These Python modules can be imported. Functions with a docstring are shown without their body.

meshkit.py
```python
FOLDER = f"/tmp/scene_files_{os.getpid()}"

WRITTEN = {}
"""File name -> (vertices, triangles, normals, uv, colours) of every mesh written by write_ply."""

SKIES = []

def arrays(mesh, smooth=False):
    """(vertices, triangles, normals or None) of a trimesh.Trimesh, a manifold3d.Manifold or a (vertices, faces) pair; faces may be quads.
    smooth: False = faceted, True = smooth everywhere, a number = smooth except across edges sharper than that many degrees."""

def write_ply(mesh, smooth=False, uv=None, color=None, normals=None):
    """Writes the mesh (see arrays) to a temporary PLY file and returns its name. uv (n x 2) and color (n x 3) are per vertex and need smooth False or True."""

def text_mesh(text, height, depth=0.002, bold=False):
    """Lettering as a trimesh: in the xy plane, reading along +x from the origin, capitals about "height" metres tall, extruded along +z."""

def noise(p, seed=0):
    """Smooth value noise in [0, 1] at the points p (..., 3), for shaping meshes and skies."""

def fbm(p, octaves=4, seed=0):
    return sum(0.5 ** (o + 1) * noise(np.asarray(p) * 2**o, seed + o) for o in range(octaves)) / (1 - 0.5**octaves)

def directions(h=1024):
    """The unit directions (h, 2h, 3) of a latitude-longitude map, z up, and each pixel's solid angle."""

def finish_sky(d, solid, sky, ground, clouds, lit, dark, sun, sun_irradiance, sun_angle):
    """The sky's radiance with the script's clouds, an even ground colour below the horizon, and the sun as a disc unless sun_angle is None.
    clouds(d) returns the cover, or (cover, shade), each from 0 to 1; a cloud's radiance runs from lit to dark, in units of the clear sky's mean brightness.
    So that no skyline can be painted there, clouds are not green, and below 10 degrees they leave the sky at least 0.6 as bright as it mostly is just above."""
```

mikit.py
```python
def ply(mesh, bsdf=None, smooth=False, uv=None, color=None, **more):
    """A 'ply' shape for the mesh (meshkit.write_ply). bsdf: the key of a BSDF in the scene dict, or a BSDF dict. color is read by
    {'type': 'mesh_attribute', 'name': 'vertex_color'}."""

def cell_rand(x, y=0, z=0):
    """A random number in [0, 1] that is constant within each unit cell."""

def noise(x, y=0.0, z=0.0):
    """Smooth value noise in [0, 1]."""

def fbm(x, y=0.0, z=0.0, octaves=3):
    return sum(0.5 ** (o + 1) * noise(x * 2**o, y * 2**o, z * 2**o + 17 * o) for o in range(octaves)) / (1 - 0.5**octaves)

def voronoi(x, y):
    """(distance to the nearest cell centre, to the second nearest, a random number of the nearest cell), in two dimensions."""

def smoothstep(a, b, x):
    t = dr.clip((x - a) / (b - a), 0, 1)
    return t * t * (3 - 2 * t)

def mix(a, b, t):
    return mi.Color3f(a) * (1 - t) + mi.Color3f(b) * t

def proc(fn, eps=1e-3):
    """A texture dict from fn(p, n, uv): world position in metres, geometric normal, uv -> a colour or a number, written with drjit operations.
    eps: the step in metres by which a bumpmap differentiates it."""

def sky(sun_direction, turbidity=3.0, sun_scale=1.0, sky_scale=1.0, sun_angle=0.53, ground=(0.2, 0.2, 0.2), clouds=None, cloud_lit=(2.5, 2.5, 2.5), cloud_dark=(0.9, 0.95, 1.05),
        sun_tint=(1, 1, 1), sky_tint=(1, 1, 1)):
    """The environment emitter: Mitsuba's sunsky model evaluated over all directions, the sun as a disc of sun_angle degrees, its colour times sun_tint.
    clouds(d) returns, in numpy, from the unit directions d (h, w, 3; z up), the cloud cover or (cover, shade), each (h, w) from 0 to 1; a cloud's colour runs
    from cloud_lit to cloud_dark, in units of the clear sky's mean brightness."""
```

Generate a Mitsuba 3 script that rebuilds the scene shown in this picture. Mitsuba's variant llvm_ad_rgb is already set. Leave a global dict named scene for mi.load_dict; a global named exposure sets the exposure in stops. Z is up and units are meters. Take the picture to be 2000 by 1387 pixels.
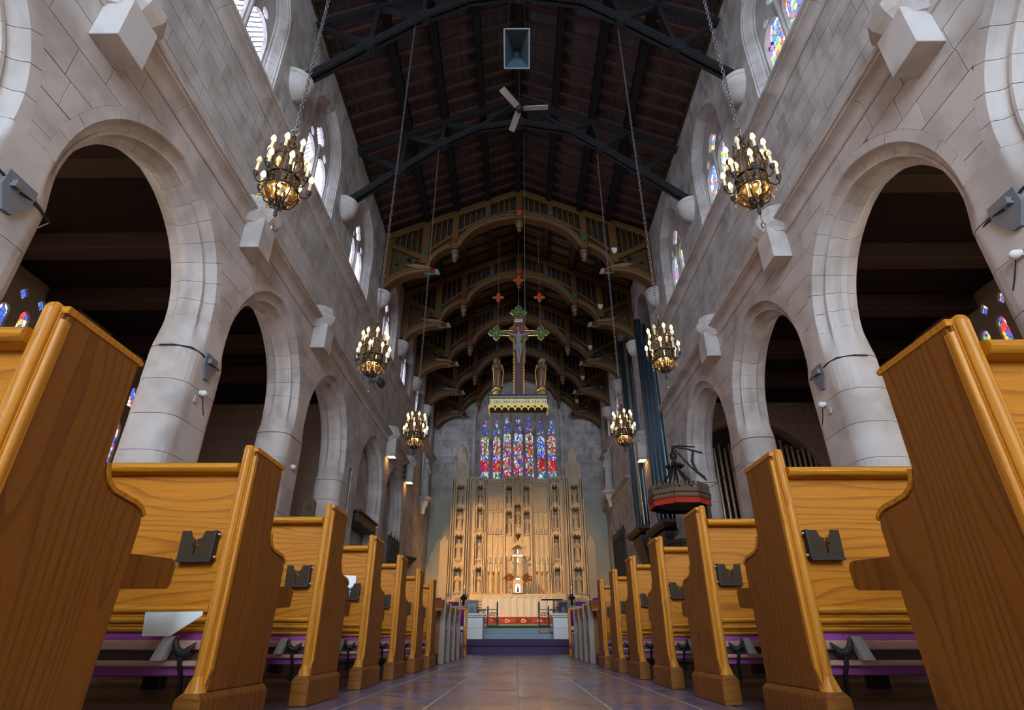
import math, random
import numpy as np, trimesh, mitsuba as mi, drjit as dr, mikit, meshkit
from mikit import proc, noise, fbm, voronoi, cell_rand, smoothstep, mix
import shapely
from shapely.geometry import Polygon, Point, LineString, box as rect, MultiPolygon
from shapely import affinity as sa
from shapely.ops import unary_union
from trimesh.creation import triangulate_polygon
T = mi.ScalarTransform4f
PI = math.pi
rng = random.Random(11)

# ------------------------------------------------------------------ camera, light, exposure
scene, labels = {}, {}
exposure = -0.5
PITCH, YAW = math.radians(27.15), math.radians(0.481)
_f = [-math.sin(YAW) * math.cos(PITCH), math.cos(YAW) * math.cos(PITCH), math.sin(PITCH)]
scene['camera'] = {'type': 'perspective', 'fov_axis': 'x', 'fov': math.degrees(2 * math.atan(1000 / 1091.0)), 'near_clip': 0.05, 'far_clip': 200.0,
                   'to_world': T().look_at(origin=[0, 0, 0.27], target=[_f[0], _f[1], 0.27 + _f[2]], up=[0, 0, 1])}
scene['sky'] = mikit.sky([0.25, -0.7, 0.65], turbidity=3.0, sun_scale=0.0, sky_scale=0.05)
WEST_L = 29.0          # daylit glass of the west windows behind the camera
CLEAR_L = 6.5          # pale clerestory glass on the left
STAIN_L = 2.0          # stained glass
BULB_L = 34.0          # candle bulbs

# ------------------------------------------------------------------ materials
def tw(d): return {'type': 'twosided', 'bsdf': d}
def flat(r, g, b): return tw({'type': 'diffuse', 'reflectance': {'type': 'rgb', 'value': [r, g, b]}})
def gloss(r, g, b, a=0.2): return tw({'type': 'roughplastic', 'distribution': 'ggx', 'alpha': a, 'diffuse_reflectance': {'type': 'rgb', 'value': [r, g, b]}})
def metal(r, g, b, a=0.3): return tw({'type': 'principled', 'base_color': {'type': 'rgb', 'value': [r, g, b]}, 'metallic': 0.9, 'roughness': a})
def stone(k, stain):
    def fn(p, n, uv):
        a = fbm(p.x * 2.1 + p.y * 2.1, p.y * 1.2 - p.x, p.z * 2.0, octaves=4)
        b = fbm(p.y * 6 + p.x * 6, p.z * 2.2, p.x * 3, octaves=3)
        c = mix((0.56 * k, 0.51 * k, 0.49 * k), (0.42 * k, 0.37 * k, 0.345 * k), smoothstep(0.35, 0.75, a))
        s = smoothstep(0.52, 0.72, b) * stain * smoothstep(6.2, 9.0, p.z)
        return mix(c, (0.30 * k, 0.235 * k, 0.18 * k), s)
    return tw({'type': 'diffuse', 'reflectance': proc(fn)})
def oakfn(c0, c1, sx, up=False):
    def fn(p, n, uv):
        side = mi.Bool(True) if up else dr.abs(n.x) > 0.6
        along = dr.select(side, p.z, p.x)
        across = dr.select(side, p.y + p.x, p.z) if up else dr.select(side, p.y, p.z)
        q = dr.floor(p.y * 0.985 + 0.45) * 7.3 + dr.select(p.x > 0, 3.1, 0)
        w = fbm(along * 0.9 + q, across * 5.0, q, octaves=3)
        ring = across * 26 * sx + w * 11 + q
        r = ring - dr.floor(ring)
        g = smoothstep(0.55, 0.97, r) * (1 - smoothstep(0.97, 1.0, r))
        fine = noise(along * 7, across * 260, q)
        t = dr.clip(g * 0.6 + fine * 0.45, 0, 1)
        return mix(c0, c1, t)
    return fn
def oak(c0, c1, a, sx=1.0, up=False): return tw({'type': 'roughplastic', 'distribution': 'ggx', 'alpha': a, 'int_ior': 1.38, 'diffuse_reflectance': proc(oakfn(c0, c1, sx, up))})
def boards(c0, c1, pitch, axis):
    def fn(p, n, uv):
        x = p.x / pitch if axis == 'x' else p.y / pitch
        i = dr.floor(x)
        e = x - i
        k = 0.75 + 0.5 * cell_rand(i, 3, 1)
        g = noise(p.y * 1.5 if axis == 'x' else p.x * 1.5, x * 5, i)
        c = mix(c0, c1, g) * k
        return c * (0.25 + 0.75 * smoothstep(0.0, 0.12, e) * (1 - smoothstep(0.9, 1.0, e)))
    return tw({'type': 'roughplastic', 'alpha': 0.25, 'diffuse_reflectance': proc(fn)})
def slate(k, c0, c1):
    def fn(p, n, uv):
        a = fbm(p.x * 2.3, p.y * 1.7, k, octaves=4)
        b = fbm(p.x * 9, p.y * 5, k + 4, octaves=3)
        return mix(mix(c0, c1, smoothstep(0.3, 0.7, a)), (0.05, 0.045, 0.05), smoothstep(0.55, 0.85, b) * 0.7)
    def rf(p, n, uv): return 0.13 + 0.16 * fbm(p.x * 7, p.y * 4, k, octaves=3)
    return tw({'type': 'principled', 'base_color': proc(fn), 'roughness': proc(rf), 'specular': 0.75})
M = dict(
    stone=stone(1.0, 0.65), stone_light=stone(1.06, 0.5), stone_dark=stone(0.93, 0.8), dressed=stone(1.05, 0.0), joint=flat(0.24, 0.20, 0.17),
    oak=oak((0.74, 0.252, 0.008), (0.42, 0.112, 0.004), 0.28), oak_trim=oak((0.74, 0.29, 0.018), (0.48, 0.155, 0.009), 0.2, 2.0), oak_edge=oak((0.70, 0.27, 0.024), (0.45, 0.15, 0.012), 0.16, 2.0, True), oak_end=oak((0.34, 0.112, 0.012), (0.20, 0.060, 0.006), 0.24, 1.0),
    roof_board=boards((0.088, 0.060, 0.062), (0.042, 0.030, 0.033), 0.075, 'x'), rafter=flat(0.075, 0.035, 0.028), purlin=flat(0.022, 0.018, 0.019), steel=gloss(0.014, 0.013, 0.016, 0.3),
    chancel_board=boards((0.24, 0.115, 0.035), (0.13, 0.06, 0.02), 0.33, 'y'), timber=gloss(0.18, 0.072, 0.006, 0.4), timber_dark=gloss(0.055, 0.028, 0.009, 0.35), carved=gloss(0.09, 0.05, 0.016, 0.35),
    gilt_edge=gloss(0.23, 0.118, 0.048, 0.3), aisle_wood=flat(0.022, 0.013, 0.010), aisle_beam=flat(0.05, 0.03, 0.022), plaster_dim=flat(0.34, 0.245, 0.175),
    iron=gloss(0.022, 0.018, 0.016, 0.25), chain=metal(0.30, 0.27, 0.28, 0.4), brass=metal(0.80, 0.52, 0.18, 0.3), gold=metal(0.95, 0.68, 0.20, 0.28), silver=metal(0.75, 0.75, 0.78, 0.25),
    wax=flat(0.85, 0.78, 0.62), candle_sleeve=flat(0.85, 0.74, 0.52), purple=gloss(0.44, 0.085, 0.37, 0.25), purple_cloth=flat(0.16, 0.02, 0.14), kneeler_wood=gloss(0.78, 0.42, 0.33, 0.3), bracket=gloss(0.72, 0.68, 0.68, 0.3), black=gloss(0.03, 0.028, 0.03, 0.25), holder=flat(0.060, 0.040, 0.026),
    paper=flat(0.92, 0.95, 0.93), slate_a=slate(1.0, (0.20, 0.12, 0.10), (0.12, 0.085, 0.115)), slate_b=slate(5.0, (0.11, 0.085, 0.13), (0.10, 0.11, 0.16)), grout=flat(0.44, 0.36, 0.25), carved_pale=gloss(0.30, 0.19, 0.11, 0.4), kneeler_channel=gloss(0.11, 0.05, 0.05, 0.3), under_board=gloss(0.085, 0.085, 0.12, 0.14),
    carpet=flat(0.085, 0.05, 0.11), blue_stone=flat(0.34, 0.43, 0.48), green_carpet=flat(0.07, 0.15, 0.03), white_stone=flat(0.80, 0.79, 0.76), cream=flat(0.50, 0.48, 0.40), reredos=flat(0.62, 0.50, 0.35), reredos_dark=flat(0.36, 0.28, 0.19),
    linen=flat(0.88, 0.82, 0.72), red=flat(0.55, 0.06, 0.035), red_dark=flat(0.25, 0.02, 0.02), green=gloss(0.025, 0.13, 0.04), blue_dark=gloss(0.04, 0.09, 0.16), blue=gloss(0.12, 0.33, 0.60), robe=gloss(0.20, 0.085, 0.06, 0.3), skin=gloss(0.42, 0.37, 0.37, 0.4), cross_wood=gloss(0.17, 0.055, 0.045, 0.3),
    pipe_dark=metal(0.085, 0.12, 0.15, 0.35), pipe_gold=metal(0.55, 0.47, 0.33, 0.3), dark_wood=gloss(0.035, 0.022, 0.018, 0.3), grey_paint=gloss(0.30, 0.31, 0.36, 0.4), horn=gloss(0.09, 0.14, 0.17, 0.35), fan=gloss(0.9, 0.86, 0.80, 0.4), leaf=flat(0.12, 0.20, 0.05), flower=flat(0.55, 0.05, 0.08), flower_orange=flat(0.7, 0.28, 0.1), glass_back=flat(0.05, 0.05, 0.06), chair_wood=gloss(0.40, 0.30, 0.24, 0.3), tile_white=flat(0.7, 0.7, 0.7))
for k, v in M.items(): scene['mat_' + k] = v

def palette(r, b):
    c = mi.Color3f(0.05, 0.12, 0.85)
    for t, col in ((0.30, (0.85, 0.04, 0.06)), (0.46, (0.10, 0.55, 0.30)), (0.58, (0.95, 0.62, 0.10)), (0.70, (0.85, 0.95, 1.0)), (0.88, (0.45, 0.08, 0.55)), (0.95, (0.15, 0.55, 0.85))):
        c = dr.select(r > t, mi.Color3f(col), c)
    return c * b
def stained_fn(scale, amp, white):
    def fn(p, n, uv):
        u = dr.select(dr.abs(n.x) > 0.5, p.y, p.x)
        f, s, w = voronoi(u * scale, p.z * scale * 0.8)
        c = palette(w, 1.0)
        c = mi.Color3f(c.x * (1 - white) + white * 0.9, c.y * (1 - white) + white, c.z * (1 - white) + white * 0.95)
        return c * dr.select(s - f < 0.07, 0.04, amp)
    return fn
def clear_fn(p, n, uv):
    a, b = (p.y + p.z * 0.66) * 11.0, (p.y - p.z * 0.66) * 11.0
    ea, eb = dr.abs(a - dr.floor(a) - 0.5), dr.abs(b - dr.floor(b) - 0.5)
    lead = (ea > 0.405) | (eb > 0.405)
    k = 0.7 + 0.5 * cell_rand(dr.floor(a), dr.floor(b), 5)
    h = cell_rand(dr.floor(a), dr.floor(b), 9)
    c = dr.select(h > 0.85, mi.Color3f(0.45, 0.55, 1.0), mi.Color3f(0.76, 0.79, 1.0))
    return c * dr.select(lead, 0.10, k * CLEAR_L)
LANCETS = [-1.655, -1.025, -0.495, 0.085, 0.665, 1.28, 1.835]
def east_fn(p, n, uv):
    u, z = p.x, p.z
    k, d = mi.Float(0), mi.Float(9)
    for i, c in enumerate(LANCETS):
        e = dr.abs(u - c)
        k = dr.select(e < d, float(i), k)
        d = dr.minimum(d, e)
    f, s, w = voronoi(u * 15 + k * 31, z * 11)
    hot = cell_rand(k, 5, 1)
    def pick(cols):
        c = mi.Color3f(cols[0])
        for j, col in enumerate(cols[1:]):
            c = dr.select(w > (j + 1) / len(cols), mi.Color3f(col), c)
        return c
    R, B, W, G, Y, V, C = (0.9, 0.03, 0.05), (0.06, 0.14, 1.0), (0.85, 0.95, 1.0), (0.06, 0.5, 0.28), (1.0, 0.6, 0.08), (0.6, 0.05, 0.7), (0.25, 0.65, 0.95)
    low, redz, bluez = pick([W, Y, C, B, G, W]), pick([R, R, R, V, Y, R]), pick([B, C, B, W, V])
    inner = dr.select(hot > 0.55, pick([W, W, C, W, B]), pick([W, R, G, W, Y, W]))
    mid = dr.select(d < 0.07, dr.select(hot > 0.5, pick([B, C, B, W]), pick([R, Y, R, G])), dr.select(d < 0.15, inner, pick([R, V, B, W])))
    top = pick([B, B, R, B, C, W])
    c = low
    c = dr.select(z > 8.02, redz, c)
    c = dr.select(z > 8.55 + 0.2 * hot, bluez, c)
    c = dr.select(z > 8.86 + 0.1 * hot, mid, c)
    c = dr.select(z > 9.55 + 0.1 * hot, inner, c)
    mid3 = dr.abs(k - 3) < 1.5
    c = dr.select(mid3 & (z < 8.86 + .08 * hot), pick([W, R, Y, V, B, G, W, R]), c)
    c = dr.select(mid3 & (z > 9.0 + .1 * hot) & (z < 9.4 + .15 * hot), pick([R, R, Y, G, R, W, C]), c)
    c = dr.select(z > 10.02, top, c)
    return c * dr.select(s - f < 0.05, 0.03, (0.35 + 0.95 * cell_rand(w * 97, k, 2)) * 0.95)
EM = {'clear': (proc(clear_fn), 1.5), 'stain': (proc(stained_fn(11.0, STAIN_L, 0.22)), 0.6), 'aisle': (proc(stained_fn(13.0, 1.6, 0.06)), 0.12), 'east': (proc(east_fn), 0.4),
      'west': ({'type': 'rgb', 'value': [0.66 * WEST_L, 0.83 * WEST_L, 1.0 * WEST_L]}, 40.0), 'pale': ({'type': 'rgb', 'value': [8.5, 7.6, 6.6]}, 0.7), 'bulb': ({'type': 'rgb', 'value': [1.0 * BULB_L, 0.44 * BULB_L, 0.05 * BULB_L]}, 0.4),
      'flame': ({'type': 'rgb', 'value': [8.0, 5.0, 2.0]}, 0.05), 'down': ({'type': 'rgb', 'value': [16.0, 8.0, 2.0]}, 1.0)}

# ------------------------------------------------------------------ mesh helpers: a mesh is (vertices, triangles)
def cat(ms):
    vs, fs, n = [], [], 0
    for v, f in ms:
        vs.append(v); fs.append(np.asarray(f) + n); n += len(v)
    return np.vstack(vs), np.vstack(fs)
def mv(m, dx=0, dy=0, dz=0): return (m[0] + np.array([dx, dy, dz]), m[1])
def mp(m, fn): return (fn(m[0]), m[1])
def rot(m, axis, deg, c=(0, 0, 0)):
    R = trimesh.transformations.rotation_matrix(math.radians(deg), axis)[:3, :3]
    return ((m[0] - np.array(c)) @ R.T + np.array(c), m[1])
BV = np.array([[x, y, z] for x in (0, 1) for y in (0, 1) for z in (0, 1)], float)
BF = np.array([[0, 1, 3], [0, 3, 2], [4, 6, 7], [4, 7, 5], [0, 4, 5], [0, 5, 1], [2, 3, 7], [2, 7, 6], [0, 2, 6], [0, 6, 4], [1, 5, 7], [1, 7, 3]])
def _chamfer_topology():
    pts = [(sx * (1 - (a == 0) * 0 - (a != 0) * .2), sy * (1 - (a != 1) * .2), sz * (1 - (a != 2) * .2)) for sx in (-1, 1) for sy in (-1, 1) for sz in (-1, 1) for a in range(3)]
    h = trimesh.convex.convex_hull(np.array(pts))
    idx = [int(np.argmin(np.abs(np.array(pts) - v).sum(1))) for v in h.vertices]
    return np.array([[idx[i] for i in f] for f in h.faces])
CHF = _chamfer_topology()
CHS = np.array([(sx, sy, sz) for sx in (-1, 1) for sy in (-1, 1) for sz in (-1, 1) for a in range(3)], float)
CHA = np.array([[0 if a == i else 1 for i in range(3)] for _ in range(8) for a in range(3)], float)
def box(x0, x1, y0, y1, z0, z1, c=0.0):
    lo, hi = np.array([x0, y0, z0], float), np.array([x1, y1, z1], float)
    if not c: return lo + BV * (hi - lo), BF
    half = (hi - lo) / 2
    return (lo + hi) / 2 + CHS * (half - CHA * c), CHF
def polys(p):
    return [g for g in getattr(p, 'geoms', [p]) if g.geom_type == 'Polygon' and g.area > 1e-7]
def ext(p, d0, d1, axis='y', back=True):
    """a shapely polygon (a, b) extruded from d0 to d1 along the axis; x: (d, a, b), y: (a, d, b), z: (a, b, d)"""
    out = []
    for g in polys(p):
        v2, f = triangulate_polygon(g, engine='earcut')
        v2, f = np.asarray(v2, float), np.asarray(f)
        n = len(v2)
        vs, fs = [np.c_[v2, np.full(n, d0)]], [f]
        if back: vs.append(np.c_[v2, np.full(n, d1)]); fs.append(f[:, ::-1] + n)
        k = sum(map(len, vs))
        for ring in [g.exterior, *g.interiors]:
            r = np.array(ring.coords)[:-1]
            m = len(r)
            vs += [np.c_[r, np.full(m, d0)], np.c_[r, np.full(m, d1)]]
            i = np.arange(m); j = (i + 1) % m
            fs.append(np.vstack([np.c_[i, j, j + m], np.c_[i, j + m, i + m]]) + k)
            k += 2 * m
        out.append((np.vstack(vs), np.vstack(fs)))
    v, f = cat(out)
    o = {'x': [2, 0, 1], 'y': [0, 2, 1], 'z': [0, 1, 2]}[axis]
    return v[:, o], f
def tube(pts, r, n=8, caps=True):
    p = np.asarray(pts, float)
    t = np.gradient(p, axis=0); t /= np.linalg.norm(t, axis=1, keepdims=True) + 1e-12
    a = np.cross(t, [0, 0, 1.0]); bad = np.linalg.norm(a, axis=1) < 0.05
    a[bad] = np.cross(t[bad], [1.0, 0, 0]); a /= np.linalg.norm(a, axis=1, keepdims=True)
    for i in range(1, len(a)):
        if (a[i] * a[i - 1]).sum() < 0: a[i] = -a[i]
    b = np.cross(t, a); ang = np.arange(n) * 2 * PI / n
    rr = np.broadcast_to(r, (len(p),))[:, None, None]
    v = p[:, None] + rr * (np.cos(ang)[None, :, None] * a[:, None] + np.sin(ang)[None, :, None] * b[:, None])
    i, j = np.meshgrid(np.arange(len(p) - 1), np.arange(n), indexing='ij')
    q = np.stack([i * n + j, i * n + (j + 1) % n, (i + 1) * n + (j + 1) % n, (i + 1) * n + j], -1).reshape(-1, 4)
    f = np.vstack([q[:, [0, 1, 2]], q[:, [0, 2, 3]]]); v = v.reshape(-1, 3)
    if caps:
        k = len(v); v = np.vstack([v, p[:1], p[-1:]]); jj = np.arange(n); e = (len(p) - 1) * n
        f = np.vstack([f, np.c_[np.full(n, k), (jj + 1) % n, jj], np.c_[np.full(n, k + 1), e + jj, e + (jj + 1) % n]])
    return v, f
def lathe(prof, n=12, c=(0, 0, 0), a0=0.0, a1=2 * PI):
    pr = np.asarray(prof, float)
    full = abs(a1 - a0 - 2 * PI) < 1e-6
    m = n if full else n + 1
    ang = a0 + np.arange(m) * (a1 - a0) / n
    v = np.stack([pr[:, 0][:, None] * np.cos(ang), pr[:, 0][:, None] * np.sin(ang), np.repeat(pr[:, 1][:, None], m, 1)], -1).reshape(-1, 3)
    i, j = np.meshgrid(np.arange(len(pr) - 1), np.arange(n), indexing='ij')
    j2 = (j + 1) % m
    q = np.stack([i * m + j, i * m + j2, (i + 1) * m + j2, (i + 1) * m + j], -1).reshape(-1, 4)
    return v + np.array(c), np.vstack([q[:, [0, 1, 2]], q[:, [0, 2, 3]]])
def hull(*ms):
    h = trimesh.convex.convex_hull(np.vstack([m[0] if isinstance(m, tuple) else m for m in ms]))
    return np.array(h.vertices), np.array(h.faces)
_ICO = {k: trimesh.creation.icosphere(subdivisions=k) for k in (1, 2)}
def hull_chain(js): return cat([hull(ball(a, ra), ball(b, rb)) for (a, ra), (b, rb) in zip(js, js[1:])])
def ball(c, r, k=1):
    r = np.broadcast_to(r, 3)
    return np.array(_ICO[k].vertices) * r + np.array(c), np.array(_ICO[k].faces)
def band(pts, w0, w1=None):
    """a polyline as a flat shapely band of half width w0"""
    return LineString(pts).buffer(w0, cap_style=2, join_style=1, quad_segs=4)
def arc(cx, cz, r, a0, a1, n=12): return [(cx + r * math.cos(math.radians(a0 + (a1 - a0) * i / n)), cz + r * math.sin(math.radians(a0 + (a1 - a0) * i / n))) for i in range(n + 1)]
def pointed(c, a, zs, e, z0, n=10):
    """a pointed-arch opening: centre c, half width a, springing zs, foot z0"""
    R = a + e; t = math.acos(e / R)
    right = [(c - e + R * math.cos(t * i / n), zs + R * math.sin(t * i / n)) for i in range(n + 1)]
    return Polygon([(c - a, z0), (c + a, z0), *right, *[(2 * c - x, z) for x, z in right[::-1][1:]]])

# ------------------------------------------------------------------ entries of the scene
used = {}
def num(k):
    n = used.get(k, 0); used[k] = n + 1
    return k if n == 0 else f'{k}_{n:03d}'
def put(k, mesh, mat, smooth=False):
    if mat in EM:
        rad, w = EM[mat]
        v = np.asarray(mesh[0], float); lo, hi = v.min(0), v.max(0)
        ax = np.argsort(hi - lo)[1:]; ax.sort()
        scene[k] = mikit.ply(mesh, 'mat_glass_back', False, uv=None if rad['type'] == 'rgb' else (v[:, ax] - lo[ax]) / (hi - lo)[ax], emitter={'type': 'area', 'radiance': rad, 'sampling_weight': w})
    else: scene[k] = mikit.ply(mesh, 'mat_' + mat, smooth)
    return k
def thing(name, label, cat_, group=None):
    k = num(name); labels[k] = {'label': label, 'category': cat_}
    if group: labels[k]['group'] = group
    return k
def P(parent, name, mesh, mat, smooth=False, label=None, stuff=False):
    k = put(num(parent + '__' + name), mesh, mat, smooth)
    if label or stuff:
        labels[k] = {}
        if label: labels[k]['label'] = label
        if stuff: labels[k]['kind'] = 'stuff'
    return k
def solid(name, label, cat_, mesh, mat, smooth=False, group=None): return put(thing(name, label, cat_, group), mesh, mat, smooth)
def struct(name, label=None, mesh=None, mat=None, smooth=False):
    k = num(name); labels[k] = {'kind': 'structure'}
    if label: labels[k]['label'] = label
    if mesh is not None: put(k, mesh, mat, smooth)
    return k
def dup(src, name, M4, label, cat_=None, group=None, skip=()):
    k = thing(name, label, cat_ or labels[src]['category'], group or labels[src].get('group'))
    for s in [s for s in scene if s.startswith(src + '__')]:
        if any(s.startswith(src + '__' + x) for x in skip): continue
        scene[k + s[len(src):]] = {**scene[s], 'to_world': M4}
        if s in labels: labels[k + s[len(src):]] = dict(labels[s])
    return k

# ------------------------------------------------------------------ nave and chancel walls
def WM(side):
    x0 = 4.3 if side < 0 else 4.4
    return lambda a: np.c_[side * (x0 + a[:, 0]), a[:, 1], a[:, 2]]
def WE(a): return np.c_[a[:, 1], 28 + a[:, 0], a[:, 2]]          # east wall: local (depth, x, z)
def pane(poly, D, W, want):
    v, f = triangulate_polygon(poly, engine='earcut')
    v = W(np.c_[np.full(len(v), D), v]); f = np.asarray(f)
    n = np.cross(v[f[:, 1]] - v[f[:, 0]], v[f[:, 2]] - v[f[:, 0]]).sum(0)
    return v, (f if np.dot(n, want) > 0 else f[:, ::-1])
TONES = ['stone', 'stone', 'stone_light', 'stone_dark', 'stone']
def ashlar(parent, region, W, z0, z1, h, length, seed, keep=300, far=None, lead=0.0):
    r = random.Random(seed)
    u0, _, u1, _ = region.bounds
    pieces, z = [], z0
    while z < z1 - 0.05:
        hh = h * r.uniform(0.92, 1.08) * (.76 if z > 6.3 and h < .4 else 1)
        u = u0 - r.uniform(0, length)
        while u < u1:
            l = length * r.uniform(0.6, 1.4) * (.75 if z > 6.3 and h < .4 else 1)
            g = rect(u + .0045, z + .0045, u + l - .0045, min(z + hh, z1) - .0045).intersection(region)
            for q in polys(g):
                if q.area > 0.006 and shapely.is_valid(q):
                    m = mp(ext(q, r.uniform(-.003, .002), .03, 'x', back=False), W)
                    c = q.centroid
                    pieces.append((math.hypot(c.x - lead if far is None else far, c.y) / math.sqrt(q.area), m, r.choice(TONES)))
            u += l
        z += hh
    pieces.sort(key=lambda p: p[0])
    for _, m, t in pieces[:keep]: P(parent, 'stone', m, t)
    if len(pieces) > keep:
        P(parent, 'distant_stones', cat([m for _, m, _ in pieces[keep:]]), 'stone', stuff=True, label='smaller stones of the wall seen at a distance')
AR_A, AR_S, AR_E = 1.47, 4.25, 0.15
_q = [math.radians(t) for t in (0, 18, 36, 54, 72, 90)]
AR_P = [(-.14, 0), (-.012, 0), (0, .012)] + [(.115 - .108 * math.cos(t), .03 + .108 * math.sin(t)) for t in _q] + [(.117, .112), (.15, .112), (.15, .155)] + [(.245 - .088 * math.cos(t), .165 + .10 * math.sin(t)) for t in _q[:-1]] + [(.238, .285), (.245, .29)]
WT = .66      # thickness of the arcade wall
AR_P = AR_P[1:] + [(i, WT - D) for i, D in AR_P[::-1][:-1]]
AR_P = [(-.14, 0)] + AR_P + [(-.14, WT)]
WI_P = [(-.10, -.004), (-.01, -.004), (.0, .02), (.025, .025), (.035, .05), (.13, .13), (.14, .165), (.17, .17), (.18, .205), (.20, .21), (.20, .36), (-.10, .36)]
def arc_piece(c, a, zs, e, prof, side, f0, f1, n=3):
    R = a + e; rings = []
    for k in range(n + 1):
        f = f0 + (f1 - f0) * k / n
        rings.append([(D, c + side * (-e + (R - i) * math.cos(f * math.acos(e / (R - i)))), zs + (R - i) * math.sin(f * math.acos(e / (R - i)))) for i, D in prof])
    return loft(rings)
def jamb_piece(c, a, z0, z1, prof, side): return loft([[(D, c + side * (a - i), z) for i, D in prof] for z in (z0, z1)])
def loft(rings):
    v = np.array(rings, float); k, m = v.shape[:2]
    i, j = np.meshgrid(np.arange(k - 1), np.arange(m), indexing='ij'); j2 = (j + 1) % m
    q = np.stack([i * m + j, i * m + j2, (i + 1) * m + j2, (i + 1) * m + j], -1).reshape(-1, 4)
    cap = []
    for b in (0, (k - 1) * m):
        ring = v[0 if b == 0 else -1]
        d = ring - ring.mean(0); _, _, ax = np.linalg.svd(d, full_matrices=False)
        pts = np.c_[d @ ax[0], d @ ax[1]]
        try:
            _, f = triangulate_polygon(Polygon(pts), engine='earcut'); f = np.asarray(f)
            if len(f) and f.max() < m: cap.append(f + b)
        except Exception: pass
    return v.reshape(-1, 3), np.vstack([q[:, [0, 1, 2]], q[:, [0, 2, 3]], *cap])
def moulded_arch(parent, c, W, name='voussoir', n=8, prof=AR_P, a=AR_A, zs=AR_S, e=AR_E, seed=0):
    r = random.Random(seed)
    for s in (-1, 1):
        for k in range(n):
            g = 0.0011
            P(parent, name, mp(arc_piece(c, a, zs, e, prof, s, k / n + g, (k + 1) / n - g), W), r.choice(['dressed', 'dressed', 'stone_light', 'stone']), 26)
def resample(poly, n=96):
    r = np.array(poly.exterior.coords)[:-1]
    if Polygon(r).exterior.is_ccw is False: r = r[::-1]
    ring = LineString(np.vstack([r, r[:1]])); c0 = ring.project(Point(r[:, 0].min(), (r[:, 1].min() + r[:, 1].max()) / 2)); L = ring.length
    return np.array([ring.interpolate((c0 + L * i / n) % L).coords[0] for i in range(n)])
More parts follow.
